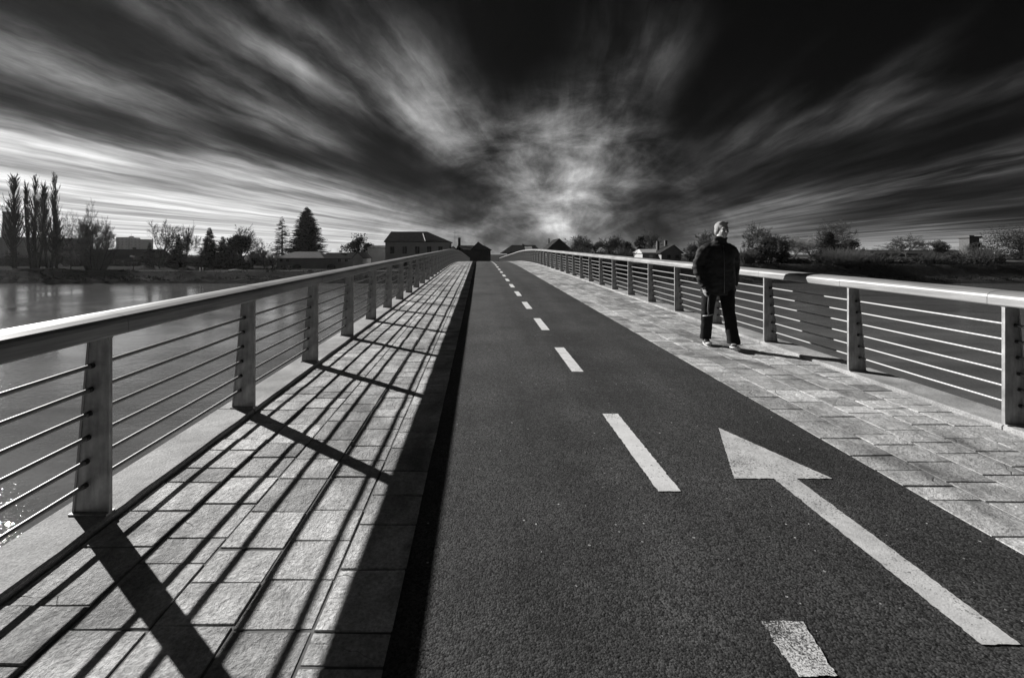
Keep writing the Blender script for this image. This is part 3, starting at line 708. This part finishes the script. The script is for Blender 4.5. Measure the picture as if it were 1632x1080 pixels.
# factory hall + chimney + another hall
Y = 310; t, X = bld('factory_hall', 'large plain dark hall behind the poplars at the left edge', 20, Y, 'building'); a, b = lx(-60, t, Y), lx(62, t, Y)
walls(a, b, 40, -3, PZ(379, Y)).build('wall', WALLD, t); MB().box((a-.2, -.2, PZ(379, Y)), (b+.2, 40.2, PZ(378, Y))).build('roof', ROOFD, t)
Y = 300; t, X = bld('factory_chimney', 'tall square factory chimney rising above the hall at the left edge', 13.5, Y, 'chimney')
MB().box((-1.9, -1.9, -3), (1.9, 1.9, PZ(340, Y))).build('shaft', BRICK, t); MB().box((-2.1, -2.1, PZ(340, Y)), (2.1, 2.1, PZ(337.5, Y))).build('cap', METD, t)
Y = 260; t, X = bld('storage_shed', 'flat dark shed seen between the round bare tree and the weeping tree', 120, Y, 'building'); a, b = lx(92, t, Y), lx(168, t, Y)
walls(a, b, 12, -3, PZ(400, Y)).build('wall', WALLD, t); MB().box((a-.3, -.3, PZ(400, Y)), (b+.3, 12.3, PZ(397, Y))).build('roof', ROOFD, t)
MB().box((lx(124, t, Y), -.12, PZ(407, Y)), (lx(154, t, Y), -.02, PZ(405.8, Y))).build('gutter', WHITE, t)
# distant tower block
Y = 420; t, X = bld('tower_block', 'distant pale tower block with an aerial, seen over the low dark-roofed house', 206, Y, 'building')
a, b = lx(185, t, Y), lx(227, t, Y); m_ = lx(205, t, Y)
MB().box((a, 0, -4), (m_, 14, PZ(378, Y))).box((m_, 1.5, -4), (b, 14, PZ(381, Y))).build('wall', WALLP, t)
MB().box((a+8.5, 4, PZ(378, Y)), (a+11, 7, PZ(376, Y))).build('lift_housing', WALLG, t); MB().tube([(a+10, 5, PZ(376, Y)), (a+10, 5, PZ(372, Y))], .12, 4).build('aerial', METD, t)
for i in range(6):
    for j in range(4):
        MB().box((a+1.3+i*3.6, -.05 if a+1.3+i*3.6+1.6 < m_ else 1.42, PZ(378, Y)-2.4-j*2.6), (a+2.9+i*3.6, -.01 if a+1.3+i*3.6+1.6 < m_ else 1.49, PZ(378, Y)-1.0-j*2.6)).build('window', WALLG, t)
# centre-left dark building with chimney and gable
Y = 130; t, X = bld('dark_gabled_house', 'dark house with peaked gable and brick stack beyond the bridge, left of the path', 755, Y)
a, b = lx(728, t, Y), lx(782, t, Y); walls(a, b, 10, ZG, PZ(398, Y)).build('wall', WALLD, t)
rf = roof_gable_x(a, b, 10, PZ(398, Y), PZ(391, Y+5), .3, .3, 2.).build('roof', ROOFD, t)
MB().box((lx(731, t, Y)-.35, 4, PZ(395, Y)), (lx(731, t, Y)+.35, 4.7, PZ(378, Y))).build('chimney', BRICK, rf)
roof_gable_y(lx(751, t, Y), lx(778, t, Y), 5, PZ(398, Y), PZ(385, Y), .2, lx(762, t, Y)).build('roof', ROOFD, t)
walls(lx(751, t, Y), lx(778, t, Y), 5, PZ(405, Y), PZ(398.6, Y), PZ(386, Y), lx(762, t, Y)).build('gable', WALLD, t).location = (0, -.05, 0)
Y = 118; t, X = bld('garden_shed', 'tiny white hut between the two-storey house and the dark gabled house', 722, Y, 'hut'); a, b = -.62, .62
walls(a, b, 2, ZG, PZ(396, Y), PZ(392.5, Y)).build('wall', WALLP, t); roof_gable_y(a, b, 2, PZ(396, Y), PZ(392, Y), .1).build('roof', ROOFM, t)
Y = 128; t, X = bld('radio_mast', 'thin mast rising behind the tiny white hut', 725, Y, 'mast')
MB().tube([(0, 0, ZG), (0, 0, PZ(366, Y))], [.05, .03], 5).build('pole', METD, t); MB().box((-.5, -.02, PZ(371, Y)), (.5, .02, PZ(371, Y)+.05)).build('crossarm', METD, t)
# right of the path
Y = 128; t, X = bld('hipped_house', 'dark hipped-roof house with a pale roof light beyond the crest of the right railing', 830, Y)
a, b = lx(800, t, Y), lx(863, t, Y); walls(a+2, b-.4, 10, -2, PZ(401, Y)).build('wall', WALLD, t)
rf = roof_gable_x(a, b, 10, PZ(403, Y), PZ(390.6, Y+5), .1, 3.2, 1.2).build('roof', ROOFD, t)
MB().poly([(lx(838, t, Y), 1.2, PZ(399.8, Y)+.15), (lx(850, t, Y), 1.2, PZ(399.8, Y)+.15), (lx(850, t, Y), 3.9, PZ(393.5, Y)+.22), (lx(838, t, Y), 3.9, PZ(393.5, Y)+.22)], [(0, 1, 2, 3)]).build('roof_light', ROOFP, rf)
MB().box((lx(836, t, Y)-.25, 4.6, PZ(393, Y)), (lx(836, t, Y)+.25, 5.2, PZ(388.5, Y))).build('chimney', BRICK, rf)
Y = 126; t, X = bld('peaked_house', 'house with a steep triangular gable rising above the right railing', 891, Y)
a, b = lx(868, t, Y), lx(915, t, Y); walls(a+.4, b-.4, 11, -2, PZ(400, Y), PZ(381.5, Y)).build('wall', WALLD, t); rf = roof_gable_y(a, b, 11, PZ(401, Y), PZ(380, Y), .1).build('roof', ROOFD, t)
Y = 150; t, X = bld('twin_flues', 'pair of slim dark flues on a low roof left of the steep triangular gable', 876, Y, 'chimney')
MB().box((-.45, -.3, -1), (-.05, .3, PZ(380, Y))).build('flue', METD, t); MB().box((.45, -.3, -1), (.8, .3, PZ(384, Y))).build('flue', METD, t)
# gabled house right
Y = 116; t, X = bld('gabled_house', 'grey gable-fronted house with two chimneys left of the walking man', 1072, Y)
a, b = lx(1054, t, Y), lx(1086, t, Y); walls(a, b, 10, -2, PZ(402, Y), PZ(391.5, Y), lx(1073, t, Y)).build('wall', WALLM, t)
rf = roof_gable_y(a, b, 10, PZ(403, Y), PZ(390, Y), .45, lx(1073, t, Y)).build('roof', ROOFD, t)
for px, tp in ((1059, 383.5), (1072, 382.5)): MB().box((lx(px, t, Y)-.3, 4, PZ(398, Y)), (lx(px, t, Y)+.3, 4.6, PZ(tp, Y))).build('chimney', BRICK, rf)
window(t, lx(1066, t, Y), PZ(412, Y), PZ(406, Y), .8, 0); window(t, lx(1079, t, Y), PZ(412, Y), PZ(406, Y), .8, 0)
Y = 119; t, X = bld('side_wing', 'low wing with a pale roof joined to the left of the gabled house', 1038, Y, 'building')
a, b = lx(1024, t, Y), lx(1054, t, Y); walls(a, b, 7, -2, PZ(402.6, Y)).build('wall', WALLG, t); roof_gable_x(a, b, 7, PZ(402.6, Y), PZ(397, Y+3.5), .3, .6, .1).build('roof', ROOFP, t)
MB().box((lx(1037, t, Y)-.5, -.06, PZ(411, Y)), (lx(1037, t, Y)+.5, -.01, PZ(406, Y))).build('door', WHITE, t)
# long shed + tower
Y = 172; t, X = bld('long_shed', 'very long low dark shed behind the meadow, left of the brick tower', 1460, Y, 'building')
a, b = lx(1366, t, Y), lx(1552, t, Y); walls(a, b, 14, -1, PZ(404, Y)).build('wall', WALLD, t); roof_gable_x(a, b, 14, PZ(405, Y), PZ(398, Y+7), .4, .2, .2).build('roof', ROOFD, t)
for i in range(9): MB().box((a+3+i*4.7, -.06, PZ(407, Y)+.1), (a+5.2+i*4.7, -.01, PZ(404.6, Y))).build('window', GLASSD, t)
Y = 130; t, X = bld('brick_tower', 'square dark brick tower with an overhanging cap on the right bank', 1544.5, Y, 'tower')
MB().box((-1.38, -1.38, -1), (1.38, 1.38, PZ(380, Y))).build('shaft', BRICK, t)
c = MB().box((-1.8, -1.8, PZ(379.2, Y)), (1.8, 1.8, PZ(376.6, Y))); c.poly([(-1.38, -1.38, PZ(380, Y)), (1.38, -1.38, PZ(380, Y)), (1.38, 1.38, PZ(380, Y)), (-1.38, 1.38, PZ(380, Y)), (-1.8, -1.8, PZ(379.2, Y)), (1.8, -1.8, PZ(379.2, Y)), (1.8, 1.8, PZ(379.2, Y)), (-1.8, 1.8, PZ(379.2, Y))], [(0, 1, 5, 4), (1, 2, 6, 5), (2, 3, 7, 6), (3, 0, 4, 7)])
cp = c.build('cap', METD, t); MB().box((-.7, -.7, PZ(376.6, Y)), (.7, .7, PZ(375.2, Y))).build('hatch', METD, cp)
for k in range(3): MB().box((-.3, -1.43, PZ(386+k*6, Y)), (.3, -1.385, PZ(384+k*6, Y))).build('window', GLASSD, t)
Y = 150; t, X = bld('square_annex', 'small dark block behind the bushes right of the brick tower', 1574, Y, 'building'); walls(-2., 1.4, 6, -1, PZ(398, Y)).build('wall', WALLD, t); MB().box((-2.1, -.1, PZ(398, Y)), (1.5, 6.1, PZ(397, Y))).build('roof', ROOFD, t)
Y = 112; t = MB(); wl = t.box((-4.4, -.15, -1.3), (5.5, .15, PZ(417.2, Y)-0)).build('low_wall', WALLP, loc=(PX(1612, Y), Y, 0)); tag(wl, 'long low pale wall in front of the broad round tree at the right edge', 'wall')
# meadow strip on the right bank, a raised pasture
mb = MB(); xs = [PX(1120, 140)+i*3 for i in range(60)]
for yv in (122, 135, 150, 168): 
    for x in xs: mb.v.append((x, yv, ground(x, yv)+.06))
n = len(xs)
for i in range(3):
    for j in range(n-1): q = i*n+j; mb.f.append((q, q+1, q+n+1, q+n))
struct(mb.build('meadow', MEADOW))
# street lamps, sign, bank posts
def lamp(label, px, ytop, Y, heads, tilt=.5):
    X = PX(px, Y); g = ground(X, Y)-.1; t = empty('street_lamp', label, 'street lamp', (X, Y, g), 'lamps on the left bank'); h = PZ(ytop, Y)-g
    MB().tube([(0, 0, 0), (0, 0, h)], [.09, .05], 8).build('pole', METD, t)
    for s in heads:
        o = MB().tube([(0, 0, 0), (s*.55, -.05, .05)], .03, 6).build('arm', METD, t, loc=(0, 0, h-.05))
        l = MB().box((-.55, -.25, 0), (.55, .25, .10)); l.poly([(-.45, -.2, .10), (.45, -.2, .10), (.45, .2, .10), (-.45, .2, .10), (-.25, 0, .26), (.25, 0, .26)], [(0, 1, 5, 4), (1, 2, 5), (2, 3, 4, 5), (3, 0, 4)])
        l = l.build('lamp_head', WHITE, t, loc=(s*.85, -.05, h)); l.rotation_euler = (R(38), R(28*tilt), 0)  # white colour stands in for the sun glinting off the head
lamp('lamp with one wide head, its sun glint painted white, before the low dark-roofed house', 213, 409, 114, (-.3,))
lamp('lamp with two heads, their sun glint painted white, at the left end of the long low house', 434, 409, 114, (-1, 1), -.3)
Y = 110; X = PX(1465, Y); g = ground(X, Y)-.05; t = empty('sign_board', 'small white board on a post on the right bank below the long shed', 'sign', (X, Y, g))
MB().tube([(0, 0, 0), (0, 0, PZ(413, Y)-g)], .05, 6).build('post', METD, t); MB().box((-.55, -.09, PZ(415, Y)-g), (.55, -.055, PZ(412.4, Y)-g)).build('panel', WHITE, t)
for px, l in ((318.5, 'left one of the pair'), (323, 'right one of the pair')):
    Y = 105.5; X = PX(px, Y); g = ground(X, Y)-.05; o = MB().tube([(0, 0, 0), (0, 0, .95), (0, 0, 1.0)], [.13, .12, .05], 8).build('mooring_post', WHITE, loc=(X, Y, g)); tag(o, 'short white post on the left bank, '+l, 'post', 'white posts on the left bank')
# moored rowing boat drawn up on the bank crest
Y = 106; X = PX(375, Y); g = ground(X, Y); t = empty('rowing_boat', 'small upturned pale boat lying on the left bank before the evergreens', 'boat', (X, Y, g))
hb_ = MB(); rings = []
for i in range(9):
    f = i/8; wd = .62*math.sin(math.pi*(.08+.84*f))**.6; x = -1.5+3*f
    for j in range(7): a = math.pi*j/6; hb_.v.append((x, wd*math.cos(a), .05+.42*math.sin(a)*(wd/.62)))
for i in range(8):
    for j in range(6): q = i*7+j; hb_.f.append((q, q+1, q+8, q+7))
hb_.f += [tuple(range(7)), tuple(56+j for j in range(7))]; hb_.build('hull', WALLP, t); MB().box((-1.4, -.03, .46), (1.4, .03, .53)).build('keel', DARK, t)

#@@PART3

# ragged grass and reeds along both banks
gr = MB(); r = random.Random(5)
for i in range(26000):
    x = r.uniform(-112, 128); y = r.choice([r.gauss(97.3, .5), r.gauss(100.2, .6), r.gauss(104.9, .5), r.uniform(97, 110)])
    if abs(x-1.1) < 4 or (y > 104.2 and y < 107 and x < -10 and r.random() < .6): continue
    cl = noise.noise(Vector((x*.35, y*.8, 2)))
    if cl < -.1: continue
    z = ground(x, y)-.03; hh = r.uniform(.15, .5)*(.6+cl*1.4); wd = r.uniform(.03, .09); dx = r.gauss(0, .15)
    k = len(gr.v); gr.v += [(x-wd, y, z), (x+wd, y+r.uniform(-.1, .1), z), (x+dx, y+r.gauss(0, .1), z+hh)]; gr.f.append((k, k+1, k+2))
g_ = gr.build('bank_grass', mat('dry_grass', **noisy(.05, .15, .4, .95, spec=0.))); g_['kind'] = 'stuff'; g_['label'] = 'ragged dry grass on both river banks'; g_['category'] = 'grass'
# ------------------------------------------------------------ air
hz = MB().box((-1590, -395, WZ-4.), (1590, 1590, 36)).build('haze', None)
hm = bpy.data.materials.new('haze'); hm.use_nodes = True; hm.node_tree.nodes.clear()
ho = hm.node_tree.nodes.new('ShaderNodeOutputMaterial'); hv = hm.node_tree.nodes.new('ShaderNodeVolumePrincipled')
hv.inputs['Color'].default_value = (.9, .9, .9, 1); hv.inputs['Density'].default_value = .00006; hv.inputs['Anisotropy'].default_value = .45
hm.node_tree.links.new(hv.outputs[0], ho.inputs['Volume']); hz.data.materials.clear(); hz.data.materials.append(hm); hz['kind'] = 'stuff'
# ------------------------------------------------------------ the walking man
def remesh(mb, vox, name, m, parent, smooth_it=4, disp=None):
    me = bpy.data.meshes.new('tmp'); me.from_pydata(mb.v, [], mb.f); me.update()
    bm = bmesh.new(); bm.from_mesh(me); bmesh.ops.recalc_face_normals(bm, faces=bm.faces); bm.to_mesh(me); bm.free()
    o = bpy.data.objects.new('tmp', me); col.objects.link(o)
    md = o.modifiers.new('r', 'REMESH'); md.mode = 'VOXEL'; md.voxel_size = vox; md.use_smooth_shade = True
    s = o.modifiers.new('s', 'SMOOTH'); s.iterations = smooth_it; s.factor = .5
    dg = bpy.context.evaluated_depsgraph_get(); ev = o.evaluated_get(dg); me2 = bpy.data.meshes.new_from_object(ev)
    bpy.data.objects.remove(o); me2.name = name
    if disp:
        for v in me2.vertices: v.co += v.normal*disp(v.co)
    me2.polygons.foreach_set('use_smooth', [True]*len(me2.polygons))
    me2.materials.clear(); me2.materials.append(m); ob = bpy.data.objects.new(name, me2); col.objects.link(ob); ob.parent = parent; return ob
SKIN = mat('skin', **noisy(.33, .42, 14, .55)); HAIR = mat('grey_hair', **noisy(.17, .34, 60, .7, .6, 120, .003, stretch=(1, 1, .3)))
COAT = mat('black_jacket_cloth', **noisy(.013, .030, 25, .75, .3, 180, .002, spec=.3)); TROU = mat('black_trouser_cloth', **noisy(.008, .014, 25, .85, spec=.2))
SHOE = mat('dark_shoe', base=.02, rough=.4); SOLE = mat('pale_shoe', base=.6, rough=.6); STRIPE = mat('grey_stripe', base=.16, rough=.6)
MX, MY = 3.345, 6.50
man = empty('person', 'man in black high-collared jacket and black trousers walking along the right pavement', 'person', (MX, MY, dz(MY)+.004))
# joints (x to the photo's right, y away from the camera)
hipA, kneeA, ankA = Vector((-.100, .02, .90)), Vector((-.140, .03, .47)), Vector((-.092, .17, .105))     # photo-left leg, trailing
hipB, kneeB, ankB = Vector((.095, .0, .90)), Vector((.082, -.13, .49)), Vector((.118, -.17, .10))        # photo-right leg, leading
shA, elA, wrA = Vector((-.200, .0, 1.39)), Vector((-.285, .03, 1.12)), Vector((-.235, -.06, .85))
shB, elB, wrB = Vector((.200, .0, 1.39)), Vector((.262, .07, 1.13)), Vector((.245, .05, .86))
hd = Vector((.035, -.03, 1.625))
b = MB()
b.tube([(0, 0, .84), (0, .0, .93), (0, 0, 1.08), (0, 0, 1.25), (0, 0, 1.40), (.01, -.005, 1.47)], [(.14, .10), (.165, .115), (.145, .10), (.165, .115), (.15, .10), (.07, .07)], 20)
b.tube([(0, .0, 1.42), (.015, -.01, 1.49), (.03, -.02, 1.56)], [.07, .058, .056], 14)
for h, k, a in ((hipA, kneeA, ankA), (hipB, kneeB, ankB)):
    b.tube([h+Vector((0, 0, .03)), h.lerp(k, .45), k, k.lerp(a, .35), a], [.088, .074, .055, .056, .037], 14)
    b.tube([a+Vector((0, .04, -.04)), a+Vector((0, -.03, -.05)), a+Vector((0, -.13, -.075))], [.03, .035, .03], 10)
for s, e, w_ in ((shA, elA, wrA), (shB, elB, wrB)):
    b.tube([s+Vector((0, 0, -.04)), s.lerp(e, .5), e, e.lerp(w_, .4), w_], [.048, .048, .041, .038, .026], 12)
    b.tube([Vector((0, 0, 1.37)).lerp(s, .4), s+Vector((0, 0, -.01))], [.05, .036], 12)
def hand(w_, side, curl=1.):
    """palm facing the thigh; side = -1 photo-left"""
    ax = Vector((side*-.12, -.10, -1)).normalized(); fwd = Vector((0, -1, 0)); inn = Vector((-side, 0, 0))
    b.tube([w_, w_+ax*.03, w_+ax*.09], [(.017, .026), (.017, .036), (.014, .038)], 12)
    for i, (L, o_) in enumerate(((.066, -.029), (.075, -.010), (.071, .010), (.056, .028))):
        p0 = w_+ax*.082-fwd*o_*1.; p1 = p0+ax*L*.42+inn*.006; p2 = p1+(ax+inn*.55*curl).normalized()*L*.34; p3 = p2+(ax*.6+inn*1.*curl).normalized()*L*.30
        b.tube([p0, p1, p2, p3], [.0095, .009, .0085, .007], 8)
    t0 = w_+ax*.03+fwd*.022; b.tube([t0, t0+(ax*.7+fwd*.7).normalized()*.032, t0+(ax*.7+fwd*.7).normalized()*.032+(ax+fwd*.25+inn*.3).normalized()*.034], [.013, .0115, .009], 8)
hand(wrA, -1); hand(wrB, 1)
# head: turned slightly towards photo-right
def hp(x, y, z):
    a = R(3); return hd+Vector((x*math.cos(a)-y*math.sin(a), x*math.sin(a)+y*math.cos(a), z))
def hball(x, y, z, r): b.ball(hp(x, y, z), r, 16, 12)
hball(0, .012, .035, (.074, .092, .088)); hball(0, -.025, -.02, (.062, .072, .085)); hball(0, -.05, -.078, (.036, .036, .030)); hball(.0, -.02, -.06, (.054, .06, .04))
hball(-.03, -.082, -.018, (.022, .016, .018)); hball(.03, -.082, -.018, (.022, .016, .018)); hball(0, -.083, .03, (.046, .016, .014))
b.tube([hp(0, -.092, .018), hp(0, -.108, -.008), hp(0, -.117, -.026), hp(0, -.098, -.034)], [.009, .012, .0155, .012], 10)
hball(0, -.094, -.051, (.023, .010, .006)); hball(0, -.092, -.062, (.020, .010, .007))
for s in (-1, 1): b.ball(hp(s*.077, .008, -.005), (.010, .018, .030), 10, 8)
remesh(b, .0055, 'body', SKIN, man, 3)
for s in (-1, 1):
    e = MB().ball(hp(s*.030, -.089, .008), (.0115, .007, .006), 12, 8); ey = e.build('eye', mat('eye', base=.05, rough=.2), man, True)
    br = MB().tube([hp(s*.012, -.100, .026), hp(s*.032, -.099, .032), hp(s*.052, -.086, .026)], [.004, .005, .003], 6).build('eyebrow', HAIR, man, True)
mo = MB().tube([hp(-.020, -.099, -.0565), hp(0, -.1055, -.0555), hp(.020, -.099, -.0565)], [.0015, .0022, .0015], 6).build('mouth', mat('lips', base=.08, rough=.6), man, True)
# hair
b = MB()
b.ball(hp(0, .026, .046), (.082, .094, .086), 20, 14); b.ball(hp(0, .05, -.01), (.077, .066, .085), 18, 12); b.ball(hp(-.062, .005, .02), (.024, .045, .055), 12, 10); b.ball(hp(.062, .005, .02), (.022, .045, .055), 12, 10)
b.ball(hp(-.02, -.036, .100), (.050, .036, .026), 14, 10); b.ball(hp(.032, -.030, .098), (.038, .036, .024), 14, 10)
remesh(b, .006, 'hair', HAIR, man, 2, lambda c: .0035*noise.noise(c*24)+.0015*noise.noise(Vector((c.x*120, c.y*120, c.z*25))))
# jacket
b = MB(); NP = 28
b.tube([(0, .01, .735), (0, .01, .80), (0, .008, .95), (0, .004, 1.10), (0, 0, 1.24), (0, 0, 1.36), (0, .0, 1.425), (.005, -.0, 1.46), (.01, -.005, 1.49)],
       [(.225, .160), (.232, .165), (.225, .160), (.22, .158), (.218, .155), (.190, .138), (.140, .115), (.100, .092), (.075, .08)], NP)
for s, e, w_ in ((shA, elA, wrA), (shB, elB, wrB)):
    o_ = Vector((0, 0, 0)); tip = w_+(w_-e).normalized()*.012
    ss = s+Vector((-.02 if s.x > 0 else .02, 0, -.035)); b.ball(ss, (.080, .082, .078), 18, 12)
    b.tube([ss, s.lerp(e, .3), s.lerp(e, .65), e, e.lerp(w_, .5), tip], [.079, .080, .074, .068, .061, .054], 16)
    b.tube([Vector((0, 0, 1.405)), ss+Vector((0, 0, .008))], [(.075, .10), (.064, .075)], 16)
b.tube([(.008, -.002, 1.45), (.015, -.008, 1.50), (.022, -.012, 1.545)], [(.098, .088), (.092, .086), (.098, .09)], 20)
def wr(c):
    f = .015*noise.noise(Vector((c.x*7, c.y*7, c.z*9)))+.009*noise.noise(Vector((c.x*18, c.y*18, c.z*26)))
    if abs(c.x) > .2: f += .006*math.sin(c.z*75+c.x*20)*(.5+noise.noise(c*6))
    return f
jk = remesh(b, .009, 'jacket', COAT, man, 3, wr)
z_ = MB().tube([(.0, -.158, .76), (0, -.164, .95), (0, -.158, 1.2), (0, -.148, 1.34), (.004, -.118, 1.42)], .005, 6).build('zip', mat('zip_metal', base=.12, rough=.4, metal=.6), jk, True)
# trousers
b = MB()
b.tube([(0, .0, .72), (0, .0, .80), (0, 0, .93)], [(.12, .10), (.168, .125), (.178, .132)], 22)
for h, k, a, fl in ((hipA, kneeA, ankA, .072), (hipB, kneeB, ankB, .082)):
    hem = a+(a-k).normalized()*.02; hem.z = max(hem.z, .055)
    b.tube([h+Vector((0, 0, .02)), h.lerp(k, .4), h.lerp(k, .8), k, k.lerp(a, .5), hem+Vector((0, 0, .03)), hem], [.108, .100, .084, .080, .076, fl, fl+.004], 18)
tr = remesh(b, .009, 'trousers', TROU, man, 2, lambda c: .008*noise.noise(Vector((c.x*9, c.y*9, c.z*11)))+.005*math.sin(c.z*60+c.x*30)*max(0, noise.noise(c*5)+.2))
k = kneeA
MB().tube([hipA.lerp(kneeA, .35)+Vector((-.045, -.090, 0)), hipA.lerp(kneeA, .9)+Vector((-.035, -.083, .0)), kneeA+Vector((-.02, -.080, -.02))], [(.012, .005), (.012, .005), (.010, .005)], 8).build('stripe', STRIPE, tr, True)
MB().tube([kneeA+Vector((-.078, -.03, -.035)), kneeA+Vector((-.05, -.072, -.03)), kneeA+Vector((0, -.084, -.018)), kneeA+Vector((.045, -.07, -.01))], [(.004, .006)]*4, 8).build('reflective_band', SOLE, tr, True)
# shoes
def shoe(heel, toe, lift, label=None):
    heel = Vector(heel); toe = Vector(toe); d = toe-heel; L = d.length; d.normalize()
    b = MB(); up = Vector((0, 0, 1)); side = d.cross(up).normalized(); n2 = side.cross(d)
    P = [heel+d*(L*f)+n2*h for f, h in ((0.02, .045), (.18, .055), (.36, .05), (.55, .038), (.78, .030), (.97, .024))]
    b.tube(P, [(.030, .034), (.037, .052), (.038, .046), (.044, .034), (.046, .026), (.028, .016)], 14, up=tuple(side))
    o = remesh(b, .006, 'shoe', SHOE, man, 2)
    s = MB(); pts = []
    for i in range(20):
        t = 2*math.pi*i/20; f = .5-.5*math.cos(t); wv = .046*math.sin(t)*(1-.12*math.cos(t)*1.) ; pts.append(heel+d*(L*(f*1.0))+side*wv)
    n = 20; s.poly([p+n2*.0 for p in pts]+[p+n2*.020 for p in pts], [tuple(reversed(range(n))), tuple(range(n, 2*n))]+[(i, (i+1) % n, (i+1) % n+n, i+n) for i in range(n)])
    s.build('sole', SOLE, o)
    u = MB().ball(heel+d*(L*.80)+n2*.032, (.042, .05, .022), 12, 8).build('toe_cap', SOLE, o, True)
shoe(ankA+Vector((.01, .075, -.075)), ankA+Vector((-.03, -.17, -.103)), 0)
shoe(ankB+Vector((.03, .085, -.094)), ankB+Vector((-.085, -.185, -.045)), 0)
